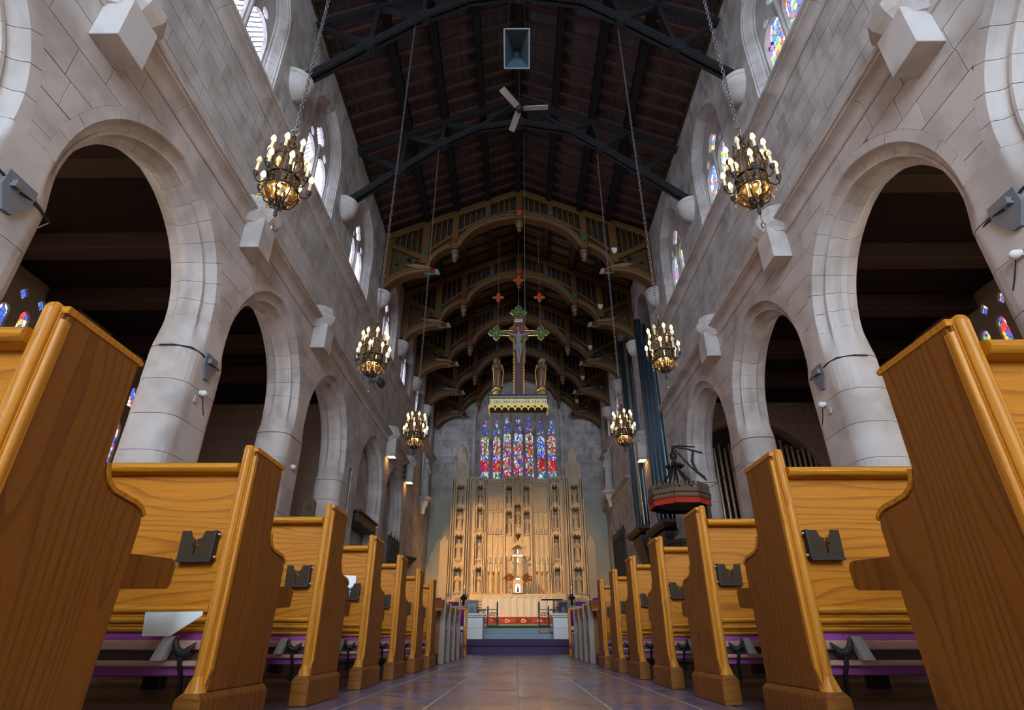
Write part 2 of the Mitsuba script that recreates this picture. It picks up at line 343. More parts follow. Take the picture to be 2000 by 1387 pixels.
def pier_top(parent, c, W, z0=3.78, z1=4.27):
    rd = rect(.24, c - .26, WT - .24, c + .26).buffer(.24, quad_segs=6)
    pr = [(D, .255 + i) for i, D in AR_P[1:-1]]
    mo = Polygon([(D, c + y) for D, y in pr] + [(D, c - y) for D, y in pr[::-1]])
    a, b = resample(rd), resample(mo)
    rings = []
    for t in (0, .12, .3, .5, .7, .88, 1):
        w = t * t * (3 - 2 * t); q = a * (1 - w) + b * w
        rings.append([(D, y, z0 + (z1 - z0) * t) for D, y in q])
    P(parent, 'stone', mp(loft(rings), W), 'dressed', 40)
def pier_stones(parent, c, W, top=3.775, half=0.5, depth=WT, rad=0.24, h=0.475, seed=0):
    r = random.Random(seed)
    sec = rect(0 + rad, c - half + rad, depth - rad, c + half - rad).buffer(rad, quad_segs=5)
    z = -0.03
    while z < top - 0.01:
        z1 = min(z + h, top)
        P(parent, 'stone', mp(ext(sec.buffer(r.uniform(-.002, .002)), max(z, 0) + .003, z1 - .003, 'z'), W), r.choice(['dressed', 'dressed', 'stone_light', 'stone']), 35)
        z = z1
WIN_A, WIN_S, WIN_E, WIN_Z = 0.93, 10.5, 0.10, 8.6
def two_light(c, zs, a, e, z0):
    """openings of a two-light window: lights, quatrefoil, eyelets"""
    w = a / 2 - 0.05
    lights = [pointed(c + s * (a / 2 + 0.015), w, zs - 0.62, 0.05, z0 + 0.08, 6) for s in (-1, 1)]
    q = unary_union([Point(c + 0.12 * math.cos(t), zs + 0.14 + 0.13 * math.sin(t)).buffer(0.13, quad_segs=4) for t in (0, PI / 2, PI, 3 * PI / 2)])
    eyes = [Point(c + s * 0.42, zs - 0.13).buffer(0.10, quad_segs=4) for s in (-1, 1)]
    return lights, q, eyes
def clerestory(n, c, side, glass, detail=True):
    W = WM(side)
    k = struct(f'window_{n}', None)
    want = (-side, 0, 0)
    ia = WIN_A - 0.20
    zs = [WIN_Z + (WIN_S - WIN_Z) * i / 6 for i in range(7)]
    r = random.Random(n)
    if detail:
        for s in (-1, 1):
            for i in range(6): P(k, 'jamb_stone', mp(jamb_piece(c, WIN_A, zs[i] + .003, zs[i + 1] - .003, WI_P, s), W), r.choice(['dressed', 'stone_light', 'stone_light']), 30)
    moulded_arch(k, c, W, 'arch_stone', 4, WI_P, WIN_A, WIN_S, WIN_E, n)
    inner = pointed(c, ia + .02, WIN_S, WIN_E, WIN_Z + .02, 8)
    lights, q, eyes = two_light(c, WIN_S, ia, WIN_E, WIN_Z)
    P(k, 'tracery', mp(ext(inner.difference(unary_union([*lights, q, *eyes])), .20, .30, 'x'), W), 'dressed')
    P(k, 'mullion', mp(cat([box(.15, .22, c - .03, c + .03, WIN_Z + .05, WIN_S - .1, .012)]), W), 'dressed')
    P(k, 'sill', mp(hull(np.array([(-.02, c + s * u, z) for s in (-1, 1) for u, z in ((WIN_A, 8.5), (WIN_A, 8.56))] + [(.3, c + s * .74, z) for s in (-1, 1) for z in (8.5, 8.72)])), W), 'dressed')
    for o in [*lights, q, *eyes]: P(k, 'pane', pane(o.buffer(.02), .27, W, want), glass)

def string_course(n, side, z, y0, y1, proj=.20, step=1.55):
    W = WM(side); k = struct(f'trim_{n}')
    p = Polygon([(.03, z - .27), (-.02, z - .27), (-.035, z - .25), (-.03, z - .225), (-.035, z - .17), (-.06, z - .125), (-.11, z - .095), (-.16, z - .085), (-.165, z - .065), (-proj, z - .06), (-proj - .015, z - .035), (-proj, z - .01), (-.8 * proj, z + .01), (-.03, z + .05), (.03, z + .05)])
    y = y0
    while y < y1 - .01:
        P(k, 'length', mp(ext(p, y + .003, min(y + step, y1) - .003, 'y'), W), rng.choice(['dressed', 'stone', 'dressed']), 30); y += step
EAVE = 12.4
ARC = {-1: [-5.08, -1.63, 1.82, 5.27, 8.72, 12.17], 1: [-4.7, -1.25, 2.2, 5.65, 9.10, 12.55]}
PIER = {-1: [-6.8, -3.35, 0.10, 3.55, 7.0, 10.45, 13.9], 1: [-6.42, -2.97, 0.48, 3.93, 7.38, 10.83, 14.28]}
WINC = {-1: [-4.65, -1.2, 2.25, 5.7, 9.15, 12.6, 16.5, 19.8, 23.0, 26.0], 1: [-4.4, -.95, 2.5, 5.95, 9.4, 12.85, 23.3, 26.0]}
HEMI = {-1: [3.85, 7.3, 10.75, 14.85, 18.17, 21.38, 24.44], 1: [3.95, 7.41, 10.85, 14.8, 18.25, 21.7, 24.75]}
YW, YE = -9.5, 28.0
for side, nm in ((-1, 'left'), (1, 'right')):
    W = WM(side)
    wall = struct('wall_' + nm, f'pale limestone arcade wall along the {nm} side of the nave')
    arches = unary_union([pointed(c, AR_A + .10, AR_S, AR_E, 4.0) for c in ARC[side]])
    wins = unary_union([pointed(c, WIN_A + .05, WIN_S, WIN_E, WIN_Z - .05) for c in WINC[side]])
    if side < 0:
        chancel = rect(14.35, 0, YE, AR_S + .1)
        blind = unary_union([pointed(c, 1.45, AR_S, AR_E, 0.0) for c in (16.37, 19.72)])
        body = unary_union([rect(YW, AR_S, YE, EAVE), chancel])
        body = body.difference(arches).difference(wins)
        P(wall, 'core', mp(ext(body.difference(blind), .012, WT - .02, 'x'), W), 'joint')
        P(wall, 'recess', mp(ext(blind.buffer(.2), .45, .6, 'x'), W), 'stone')
        holes = unary_union([pointed(c, AR_A + .143, AR_S, AR_E, 4.0, 14) for c in ARC[side]] + [pointed(c, WIN_A + .102, WIN_S, WIN_E, WIN_Z - .05, 14) for c in WINC[side]] + [pointed(c, 1.45 + .143, AR_S, AR_E, -1, 14) for c in (16.37, 19.72)])
        region = unary_union([rect(1.2, AR_S + .02, YE, EAVE), rect(14.35, 0.3, YE, AR_S + .1)]).difference(holes)
        for c in (16.37, 19.72):
            moulded_arch(wall, c, W, 'blind_arch_stone', 7, AR_P, 1.45, AR_S, AR_E, int(c))
            for s in (-1, 1):
                for i in range(9): P(wall, 'jamb_stone', mp(jamb_piece(c, 1.45, .3 + i * .44, .3 + (i + 1) * .44 - .006, AR_P, s), W), rng.choice(['dressed', 'stone_light']), 35)
    else:
        bays = [pointed(16.95, 1.12, 9.9, 0.3, 3.0), pointed(20.1, 1.12, 10.1, 0.3, 3.4)]
        bu = unary_union(bays)
        body = unary_union([rect(YW, AR_S, YE, EAVE), rect(14.75, 0, YE, AR_S + .1)]).difference(arches).difference(wins).difference(bu)
        P(wall, 'core', mp(ext(body, .012, WT - .02, 'x'), W), 'joint')
        holes = unary_union([pointed(c, AR_A + .143, AR_S, AR_E, 4.0, 14) for c in ARC[side]] + [pointed(c, WIN_A + .102, WIN_S, WIN_E, WIN_Z - .05, 14) for c in WINC[side]] + [bu.buffer(.16)])
        region = unary_union([rect(1.4, AR_S + .02, YE, EAVE), rect(14.75, 0.3, YE, AR_S + .1)]).difference(holes)
        for b in bays:
            ring = b.buffer(.16, join_style=2).difference(b).intersection(rect(0, 3.0, 40, 20))
            for i, q in enumerate(polys(unary_union([ring]).intersection(unary_union([rect(0, 3 + j * .5 + .003, 40, 3.5 + j * .5 - .003) for j in range(18)])))):
                P(wall, 'organ_arch_stone', mp(ext(q, -.004, .55, 'x'), W), rng.choice(['dressed', 'stone_light', 'stone']))
        P(wall, 'organ_recess', mp(ext(bu.buffer(.1), .6, .64, 'x'), W), 'dark_wood')
    ashlar(wall, region, W, AR_S + .02 - 4.2, EAVE, .36, .82, 5 + side, 300)
    for c in ARC[side][2:]: moulded_arch(wall, c, W, 'voussoir', 8, seed=int(c * 10))
    for i, c in enumerate(PIER[side]):
        if i < 2:
            struct('pillar', None, mp(ext(rect(.24, c - .26, WT - .24, c + .26).buffer(.24), 0, 4.3, 'z'), W), 'dressed', 35); continue
        pk = struct('pillar', f'round cornered stone pier of the {nm} arcade')
        pier_stones(pk, c, W, seed=i); pier_top(pk, c, W)
    n0 = 1 if side < 0 else 21
    for j, c in enumerate(WINC[side]): clerestory(n0 + j, c, side, 'clear' if side < 0 else 'stain', 2 < j < 7)
    string_course(1 if side < 0 else 3, side, 6.44, -9.4 + .3, 22.0 if side < 0 else 15.55)
    string_course(2 if side < 0 else 4, side, 8.56, -9.4 + .3, 28.0 if side < 0 else 15.55, .22)
string_course(5, 1, 6.0, 21.4, 28.0); string_course(6, 1, 8.56, 21.4, 28.0)

ORDN = ['first', 'second', 'third', 'fourth', 'fifth', 'sixth', 'seventh', 'eighth', 'ninth', 'tenth', 'eleventh', 'twelfth', 'thirteenth', 'fourteenth', 'fifteenth', 'sixteenth', 'seventeenth', 'eighteenth', 'nineteenth', 'twentieth', 'twenty-first', 'twenty-second']
# corbels under the trusses and on the lower string course
def corbel_bowl(side, y):
    W = WM(side)
    prof = [(0, 9.55), (.11, 9.57), (.21, 9.65), (.28, 9.77), (.31, 9.90), (.315, 9.97), (.335, 9.98), (.335, 10.07), (.31, 10.10), (0, 10.10)]
    m = lathe(prof, 14, a0=PI / 2, a1=3 * PI / 2)
    return mp((m[0] + np.array([0, y, 0]), m[1]), W)
for side, nm in ((-1, 'left'), (1, 'right')):
    for y, o in zip(HEMI[side], ORDN):
        solid('bowl_corbel', f'rounded stone bowl corbel on the {nm} clerestory wall, {o} from the camera', 'corbel', corbel_bowl(side, y), 'dressed', 35, f'bowl corbels of the {nm} wall')
def block_corbel(side, y, o, lamp=False):
    nm = 'left' if side < 0 else 'right'
    W = WM(side)
    k = thing('block_corbel', (f'pale stone block corbel with warm downlight in the {nm} chancel, {o} from the nave' if lamp else f'pale stone block under a rounded collar on the {nm} nave wall, {o} from camera'), 'corbel', f'{"lit " if lamp else ""}block corbels of the {nm} wall')
    P(k, 'block', mp(box(-.30, 0, y - .21, y + .21, 5.72, 6.30, .006), W), 'stone_light')
    prof = [(.0, 6.20), (.26, 6.22), (.30, 6.28), (.37, 6.36), (.40, 6.44), (.40, 6.50), (.36, 6.54), (.33, 6.60), (.30, 6.72), (.0, 6.76)]
    m = lathe(prof, 5, a0=PI / 2, a1=3 * PI / 2)
    P(k, 'collar', mp((m[0] * [1.05, 1, 1] + np.array([0, y, 0]), m[1]), W), 'dressed')
    if lamp:
        v, f = mp((np.array([(-.27, y - .16, 5.712), (-.03, y - .16, 5.712), (-.03, y + .16, 5.712), (-.27, y + .16, 5.712)]), np.array([[0, 1, 2], [0, 2, 3]])), W)
        n = np.cross(v[1] - v[0], v[2] - v[0])
        P(k, 'lamp', (v, f if n[2] < 0 else f[:, ::-1]), 'down', label='glowing downlight')
for y, o in zip((3.7, 7.12, 10.45), ORDN): block_corbel(-1, y, o)
for y, o in zip((3.85, 7.42, 10.9), ORDN): block_corbel(1, y, o)
for y, o in zip((18.0, 21.4), ORDN): block_corbel(-1, y, o, True)
block_corbel(1, 18.52, 'first', True)

# east wall and its great window
we = struct('wall_east', 'pale stone east wall behind the reredos')
EWO = pointed(.07, 2.22, 10.7, .25, 7.2, 14)
body = Polygon([(-4.6, 0), (4.7, 0), (4.7, EAVE), (.07, 14.6), (-4.6, EAVE)])
P(we, 'core', mp(ext(body.difference(EWO), .012, .8, 'x'), WE), 'joint')
ashlar(we, rect(-4.3, 6.6, 4.4, EAVE).union(Polygon([(-4.3, EAVE), (4.4, EAVE), (.07, 14.5)])).difference(EWO.buffer(.15)), WE, 6.6, 14.3, .42, .95, 77, 300, far=28)
P(we, 'string_course', mp(cat([ext(Polygon([(.02, 8.35), (-.1, 8.45), (-.1, 8.5), (.02, 8.56)]), a, b, 'y') for a, b in ((-4.3, -2.35), (2.5, 4.4))]), WE), 'dressed')
P(we, 'plaster_panel', mp(box(-.03, .02, -4.3, -2.9, 3.1, 6.6), WE), 'cream', label='cream plaster panel'); P(we, 'plaster_panel', mp(box(-.03, .02, 3.0, 4.4, 3.1, 6.6), WE), 'cream', label='cream plaster panel')
P(we, 'dado', mp(box(-.06, .02, -4.3, 4.4, 0.3, 3.1), WE), 'reredos')
ew = struct('window_east', 'great east window of seven stained glass lancets')
fr = EWO.buffer(.15, join_style=1).difference(EWO)
P(ew, 'frame', mp(ext(fr, -.02, .3, 'x'), WE), 'dressed')
HW = [.21, .20, .205, .235, .205, .20, .21]
opens = []
for i, c in enumerate(LANCETS):
    lz = 9.78 if abs(i - 3) > 1 else 9.98
    opens.append(pointed(c, HW[i], lz - .1, .05, 7.3, 6))
    opens += [pointed(c + s * .105, .075, lz + .42, .03, lz + .22, 4) for s in (-1, 1)]
    opens.append(Polygon([(c, lz + .6), (c + .1, lz + .78), (c, lz + .98), (c - .1, lz + .78)]).buffer(.03))
P(ew, 'tracery', mp(ext(EWO.buffer(.02).difference(unary_union(opens)), .15, .28, 'x'), WE), 'stone_dark')
for i in range(6):
    x = (LANCETS[i] + HW[i] + LANCETS[i + 1] - HW[i + 1]) / 2
    P(ew, 'mullion', mp(box(.09, .16, x - .035, x + .035, 7.3, 11.3, .012), WE), 'stone_dark')
for o in opens: P(ew, 'pane', pane(o.buffer(.015), .24, WE, (0, -1, 0)), 'east')
# west wall (behind the camera) with its tall three-light window
ww = struct('wall_west', 'stone west wall of the nave')
WW = lambda a: np.c_[a[:, 1], YW - a[:, 0], a[:, 2]]
wo = [pointed(c, .98, 10.0 + (c == .05) * 1.1, .3, 3.6, 8) for c in (-2.2, .05, 2.3)]
P(ww, 'core', mp(ext(body.difference(unary_union(wo)), 0, .8, 'x'), WW), 'stone')
wk = struct('window_west', 'tall west window of three lights')
for o in wo: P(wk, 'pane', pane(o.buffer(.02), .3, WW, (0, 1, 0)), 'west')
for c in (-2.2, .05, 2.3): P(wk, 'mullion', mp(cat([box(.2, .32, c - .05, c + .05, 3.6, 11), *[box(.24, .30, c - .95, c + .95, z, z + .05) for z in (5, 6.5, 8, 9.5)]]), WW), 'dressed')

# aisles beyond the arcades
for side, nm in ((-1, 'left'), (1, 'right')):
    W = lambda a, s=side: np.c_[s * a[:, 0], a[:, 1], a[:, 2]]
    XO, zc, yend, x0e = 8.9, 6.3, 14.8, 5.02
    oa = lambda g: pointed(6.4, 1.9 + g, 3.8, .05, 1.0, 12)
    cs = [-3.2, .65, 4.7, 8.65, 12.35] if side < 0 else [-2.9, 1.0, 5.0, 8.95, 12.45]
    win = lambda c: pointed(c, 1.2, 5.08, .22, 1.75, 8)
    outs = [win(c) for c in cs]
    aw = struct('wall_aisle_' + nm, f'dim outer wall of the {nm} aisle')
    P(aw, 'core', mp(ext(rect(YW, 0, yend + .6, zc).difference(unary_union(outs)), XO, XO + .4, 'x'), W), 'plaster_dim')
    end = rect(x0e, 0, 9.3, zc)
    if side > 0: end = end.difference(oa(0))
    P(aw, 'end_wall', mp(ext(end, yend, yend + .35, 'y'), W), 'plaster_dim')
    r = random.Random(3)
    for iz in range(15):
        x = x0e - r.uniform(0, .5)
        while x < 8.9:
            l = r.uniform(.6, 1.2)
            for q in polys(rect(max(x, x0e) + .004, iz * .44 + .004, min(x + l, 8.9) - .004, iz * .44 + .436).intersection(end)): P(aw, 'stone', mp(ext(q, yend - .015, yend, 'y', back=False), W), 'plaster_dim')
            x += l
    if side > 0:
        P(aw, 'organ_arch', mp(ext(oa(.2).difference(oa(0)).intersection(rect(x0e, 0, 9.3, zc)), yend - .06, yend + .1, 'y'), W), 'plaster_dim')
        P(aw, 'organ_chamber', mp(box(4.5, 9, yend + .36, yend + .4, 0, 6.2), W), 'dark_wood')
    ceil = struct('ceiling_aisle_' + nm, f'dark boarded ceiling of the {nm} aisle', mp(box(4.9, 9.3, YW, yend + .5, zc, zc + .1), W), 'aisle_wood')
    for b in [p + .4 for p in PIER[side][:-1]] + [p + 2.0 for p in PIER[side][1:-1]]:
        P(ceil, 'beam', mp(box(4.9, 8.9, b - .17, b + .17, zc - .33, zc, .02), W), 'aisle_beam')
    for j, c in enumerate(cs):
        k = struct(f'window_{40 + j + (10 if side > 0 else 0)}', 'stained glass window of the ' + nm + ' aisle')
        o = win(c)
        ops = [pointed(c + d, .27, 4.42 + (.2 if abs(d) < .1 else 0), .06, 1.85, 5) for d in (-.71, 0, .71)]
        ops += [pointed(c + d, .105, 5.5 - .38 * d * d, .03, 5.1 - .1 * d * d, 4) for d in (-.84, -.42, 0, .42, .84)]
        ops += [Polygon([(c + d, 5.78), (c + d + .08, 5.89), (c + d, 6.0), (c + d - .08, 5.89)]).buffer(.015) for d in (-.21, .21)]
        P(k, 'frame', mp(ext(o.difference(unary_union(ops)), XO + .02, XO + .09, 'x'), W), 'plaster_dim')
        for q in ops: P(k, 'pane', pane(q.buffer(.015), XO + .07, W, (-side, 0, 0)), 'aisle' if j > 2 else 'pale')
# organ pipes in the end arch of the right aisle
for i in range(22):
    x = 5.12 + i * .142
    top = (5.12 if i % 2 else 4.98) if i < 7 else float(np.interp(x, [6.1, 7.05, 7.6, 8.1], [5.3, 5.3, 4.92, 5.06])) + (.06 if i % 2 else 0)
    solid('organ_pipe', f'slim gilded organ pipe in the arch ending the right aisle, {ORDN[i]} from the nave', 'organ pipe', lathe([(0, 1.2), (.02, 1.2), (.045, 1.6), (.045, top), (.038, top), (0, top - .02)], 10, (x, 14.86, 0)), 'pipe_gold', 40, 'gilded pipes in the right aisle arch')

# ------------------------------------------------------------------ roof
RX, RZ = 0.08, 14.4
def roof_z(x): return RZ - (RZ - 12.42) * abs(x - RX) / (4.38 if x < RX else 4.32)
def roof_piece(x0, x1, y0, y1, d0, d1):
    return ext(Polygon([(x0, roof_z(x0) - d0), (x1, roof_z(x1) - d0), (x1, roof_z(x1) - d1), (x0, roof_z(x0) - d1)]), y0, y1, 'y')
PURL = [-2.92, -1.95, -0.93, 1.12, 2.14, 3.08]
for side, nm in ((-1, 'left'), (1, 'right')):
    xe = -4.7 if side < 0 else 4.8
    k = struct('ceiling_' + nm, f'dark boarded {nm} slope of the nave and chancel roof')
    P(k, 'boarding', roof_piece(xe, RX, YW, 14.8, -.06, 0), 'roof_board'); P(k, 'boarding', roof_piece(xe, RX, 14.8, 28.5, -.06, 0), 'chancel_board')
    y = -2.0
    while y < 14.5:
        P(k, 'rafter', roof_piece(xe + .3 * (1 if side < 0 else -1), RX, y, y + .075, 0, .11), 'rafter'); y += .43
    for y in np.arange(15.4, 28, .53): P(k, 'rafter', roof_piece(xe + .3 * (1 if side < 0 else -1), RX, y, y + .09, 0, .06), 'timber_dark')
    for x in PURL:
        if (x < 0) == (side < 0):
            P(k, 'purlin', roof_piece(x - .085, x + .085, YW, 14.7, .0, .27), 'purlin'); P(k, 'purlin', roof_piece(x - .09, x + .09, 14.7, 28, .0, .24), 'timber_dark')
    P(k, 'eaves_board', roof_piece(*((-4.32, -4.24) if side < 0 else (4.34, 4.42)), YW, 28, .0, .12), 'timber_dark')
struct('ridge_beam', 'dark ridge beam along the top of the roof', box(RX - .09, RX + .09, YW, 28, RZ - .34, RZ - .02, .01), 'purlin')

LOWC = [(-4.25, 10.12), (-3.05, 11.2), (-1.93, 12.18), (-1.0, 12.78), (.12, 12.98), (1.5, 12.66), (2.3, 12.0), (3.35, 11.06), (4.38, 10.12)]
UPC = [(-4.2, 11.9), (-2.95, 12.5), (-1.95, 12.98), (.08, 13.9), (2.14, 12.95), (3.1, 12.5), (4.3, 11.9)]
for i, (y, lab) in enumerate(((3.85, 'nearest the camera, cut by the top of the photo'), (7.35, 'second from the camera, behind the hanging horn speaker'), (10.78, 'third from the camera, behind the ceiling fan'))):
    k = thing('steel_truss', 'black steel roof truss, ' + lab, 'roof truss')
    P(k, 'lower_chord', cat([ext(band(LOWC, .085), y + a, y + b, 'y') for a, b in ((-.09, -.03), (.03, .09))] + [ext(band(LOWC, .02), y - .1, y + .1, 'y')]), 'steel')
    P(k, 'upper_chord', ext(band(UPC[:4], .075), y - .07, y + .07, 'y'), 'steel'); P(k, 'upper_chord', ext(band(UPC[3:], .075), y - .07, y + .07, 'y'), 'steel')
    for a, b in (((-4.15, 11.85), (-3.0, 11.3)), ((-2.95, 12.45), (-3.0, 11.3)), ((-2.9, 12.5), (-2.0, 12.2)), ((-1.95, 12.95), (-1.98, 12.2)), ((-1.9, 12.95), (-1.0, 12.8)), ((-1.0, 12.8), (.08, 13.85)), ((.1, 13.0), (.08, 13.85)),
                 ((1.45, 12.7), (.08, 13.85)), ((2.1, 12.95), (1.45, 12.7)), ((2.14, 12.9), (2.28, 12.0)), ((3.05, 12.5), (2.3, 12.05)), ((3.1, 12.45), (3.3, 11.15)), ((4.2, 11.85), (3.3, 11.15))):
        P(k, 'web', ext(band([a, b], .05), y - .045, y + .045, 'y'), 'steel')
    for g in ((-3.02, 11.25), (-1.96, 12.2), (2.28, 12.02), (3.33, 11.1), (.1, 12.98)):
        P(k, 'gusset_plate', ext(Point(g).buffer(.17, quad_segs=2), y - .1, y + .1, 'y'), 'steel')

# timber hammerbeam trusses of the chancel
TC = 0.12
def both(pts): return [pts, [(2 * TC - x, z) for x, z in pts]]
def lerp_line(pts, x):
    return float(np.interp(x, [p[0] for p in pts], [p[1] for p in pts]))
def spline(pts, n=16):
    from scipy.interpolate import CubicSpline
    p = np.array(pts, float); t = np.r_[0, np.cumsum(np.linalg.norm(np.diff(p, axis=0), axis=1))]
    return [tuple(q) for q in CubicSpline(t, p)(np.linspace(0, t[-1], n))]
def shield(x, z, s=.085): return Polygon([(x - s, z + s * 1.2), (x + s, z + s * 1.2), (x + s, z), (x + s * .6, z - s * .8), (x, z - s * 1.4), (x - s * .6, z - s * .8), (x - s, z)])
TY = 14.8
tt = thing('timber_truss', 'carved timber truss with angels, nearest the nave', 'roof truss')
raft = [(-4.25, 12.17), (TC, 14.12)]
rake = [(-2.95, 11.5), (-2.0, 12.32), (-.93, 13.02), (TC, 13.3)]
main = spline([(-1.9, 11.85), (-1.72, 12.2), (-1.35, 12.6), (-.73, 12.94), (TC, 13.09)])
mid = spline([(-2.87, 11.05), (-2.72, 11.38), (-2.47, 11.66), (-2.12, 11.86)], 10)
low = spline([(-4.17, 10.25), (-3.97, 10.5), (-3.63, 10.73), (-3.04, 10.9), (-2.8, 10.9)], 12)
for h in (0, 1):
    m_ = lambda p: both(p)[h]
    P(tt, 'rafter', ext(band(m_(raft), .10), TY - .2, TY + .2, 'y'), 'timber')
    for x, z0, z1, w in ((-2.95, 11.1, 12.75, .13), (-2.0, 11.68, 13.2, .115), (-.93, 12.95, 13.72, .10)):
        xx = x if h == 0 else 2 * TC - x
        P(tt, 'post', box(xx - w, xx + w, TY - .22, TY + .22, z0, z1, .02), 'timber')
    xx = -2.0 if h == 0 else 2 * TC + 2.0
    P(tt, 'pendant', lathe([(0, 11.26), (.05, 11.28), (.09, 11.34), (.06, 11.40), (.10, 11.46), (.12, 11.56), (.09, 11.62), (.14, 11.68), (0, 11.68)], 10, (xx, TY, 0)), 'gilt_edge', 30)
    P(tt, 'main_arch', ext(band(m_(main), .10), TY - .17, TY + .17, 'y'), 'timber')
    P(tt, 'arch_moulding', cat([ext(band([(x, z - .10) for x, z in m_(main)], .028), TY - .2, TY - .1, 'y'), ext(band([(x, z + .02) for x, z in m_(main)], .018), TY - .2, TY - .16, 'y')]), 'gilt_edge', label='pale gilded arch moulding')
    P(tt, 'brace', ext(band(m_(mid), .085), TY - .16, TY + .16, 'y'), 'timber'); P(tt, 'brace_moulding', ext(band([(x, z - .07) for x, z in m_(mid)], .028), TY - .19, TY - .1, 'y'), 'gilt_edge')
    P(tt, 'brace', ext(band(m_(low), .12), TY - .17, TY + .17, 'y'), 'timber'); P(tt, 'brace_moulding', ext(band([(x, z - .10) for x, z in m_(low)], .03), TY - .2, TY - .1, 'y'), 'gilt_edge')
    P(tt, 'spandrel', ext(Polygon([*main, (TC, 13.3), (-.93, 13.02), (-2.0, 12.32), (-1.95, 11.85)]).buffer(0) if h == 0 else sa.scale(Polygon([*main, (TC, 13.3), (-.93, 13.02), (-2.0, 12.32), (-1.95, 11.85)]).buffer(0), -1, 1, origin=(TC, 0)), TY - .08, TY + .08, 'y'), 'timber_dark')
    P(tt, 'spandrel', ext(sa.scale(Polygon([*mid, (-2.0, 12.32), (-2.95, 11.5)]).buffer(0), -1 if h else 1, 1, origin=(TC, 0)), TY - .08, TY + .08, 'y'), 'timber_dark')
    P(tt, 'raking_beam', ext(band(m_(rake), .045), TY - .18, TY + .1, 'y'), 'timber')
    P(tt, 'strut', ext(band(m_([(-4.2, 11.92), (-3.0, 11.32)]), .09), TY - .16, TY + .16, 'y'), 'timber')
    wx = (-4.28, -4.02) if h == 0 else (2 * TC + 4.02, 2 * TC + 4.16)
    P(tt, 'wall_post', box(*wx, TY - .18, TY + .18, 10.28, 12.1, .015), 'timber')
    back = Polygon([(-4.1, 11.95), (-3.0, 11.4), *rake, (TC, 14.05), (-4.1, 12.2)])
    P(tt, 'tracery_panel', ext(sa.scale(back.buffer(0), -1 if h else 1, 1, origin=(TC, 0)), TY + .06, TY + .09, 'y'), 'dark_wood')
    x = -4.0
    while x < TC - .1:
        zb = lerp_line([(-4.2, 11.92), (-3.0, 11.4), *rake], x); zt = lerp_line(raft, x)
        if min(abs(x - q) for q in (-2.95, -2.0, -.93, TC)) > .16:
            xx = x if h == 0 else 2 * TC - x
            P(tt, 'baluster', box(xx - .028, xx + .028, TY - .1, TY + .06, zb, zt, .008), 'timber')
        x += .19
    cr = []
    for i in range(44):
        x = -4.15 + i * .095
        cr.append(Polygon([(x, lerp_line(raft, x) - .09), (x + .09, lerp_line(raft, x + .09) - .09), (x + .045, lerp_line(raft, x) - .17)]))
    P(tt, 'cresting', ext(sa.scale(unary_union(cr).buffer(.004), -1 if h else 1, 1, origin=(TC, 0)), TY - .21, TY - .15, 'y'), 'gilt_edge')
    car = Polygon([*low, (-3.0, 11.3), (-4.1, 11.85)]).buffer(0)
    rr = random.Random(4)
    car = car.difference(unary_union([Point(rr.uniform(-4.05, -3.1), rr.uniform(10.6, 11.6)).buffer(rr.uniform(.05, .11), quad_segs=3) for _ in range(14)]))
    P(tt, 'carved_panel', ext(sa.scale(car, -1 if h else 1, 1, origin=(TC, 0)), TY - .06, TY + .06, 'y'), 'carved')
    S = lambda m: m if h == 0 else mp(m, lambda a: np.c_[2 * TC - a[:, 0], a[:, 1], a[:, 2]])
    P(tt, 'angel_robe', S(hull(ball((-2.95, TY, 10.93), (.38, .12, .10)), ball((-2.68, TY, 10.9), (.10, .11, .11)))), 'red_dark', True, label='carved angel robe')
    P(tt, 'angel_head', S(cat([ball((-2.55, TY, 10.86), (.085, .08, .09), 2), ball((-2.48, TY, 10.80), (.045, .05, .035)), ball((-2.57, TY, 10.92), (.09, .09, .07))])), 'skin', True)
    for s in (-1, 1):
        w = Polygon([(-2.7, 0), (-2.85, .10), (-3.2, .16), (-3.55, .13), (-3.3, .05), (-3.0, 0)])
        P(tt, 'angel_wing', S(rot(mv(ext(w, -.02, .02, 'y'), 0, TY + s * .16, 10.98), (1, 0, 0), -s * 28, (0, TY, 10.98))), 'gilt_edge')
    P(tt, 'scroll', S(tube([(-2.62, TY - .1, 10.74), (-2.75, TY - .13, 10.72), (-2.9, TY - .12, 10.76)], .05, 6)), 'green')
    for (x, z), c in (((-2.95, 11.52), 'green'), ((-2.0, 12.02), 'red_dark'), ((-.93, 13.08), 'blue')):
        xx = x if h == 0 else 2 * TC - x
        P(tt, 'shield', ext(shield(xx, z), TY - .26, TY - .21, 'y'), 'blue_dark' if c == 'blue' else c if h == 0 else {'green': 'white_stone', 'red_dark': 'green'}[c])
P(tt, 'king_post', box(TC - .12, TC + .12, TY - .22, TY + .22, 12.92, 14.15, .02), 'timber')
P(tt, 'pendant', lathe([(0, 12.5), (.06, 12.52), (.09, 12.58), (.06, 12.64), (.12, 12.72), (.14, 12.82), (.10, 12.88), (.15, 12.94), (0, 12.94)], 10, (TC, TY, 0)), 'gilt_edge', 30)
P(tt, 'shield', ext(shield(TC, 13.12), TY - .26, TY - .21, 'y'), 'red')
for y, lab in ((18.2, 'second from the nave, behind the hanging red crosses'), (21.5, 'third from the nave, behind the rood cross'), (24.6, 'fourth from the nave, behind the rood figures'), (27.55, 'fifth and farthest, against the east wall')):
    dup(tt, 'timber_truss', T().translate([0, y - TY, 0]), 'carved timber truss with angels, ' + lab)

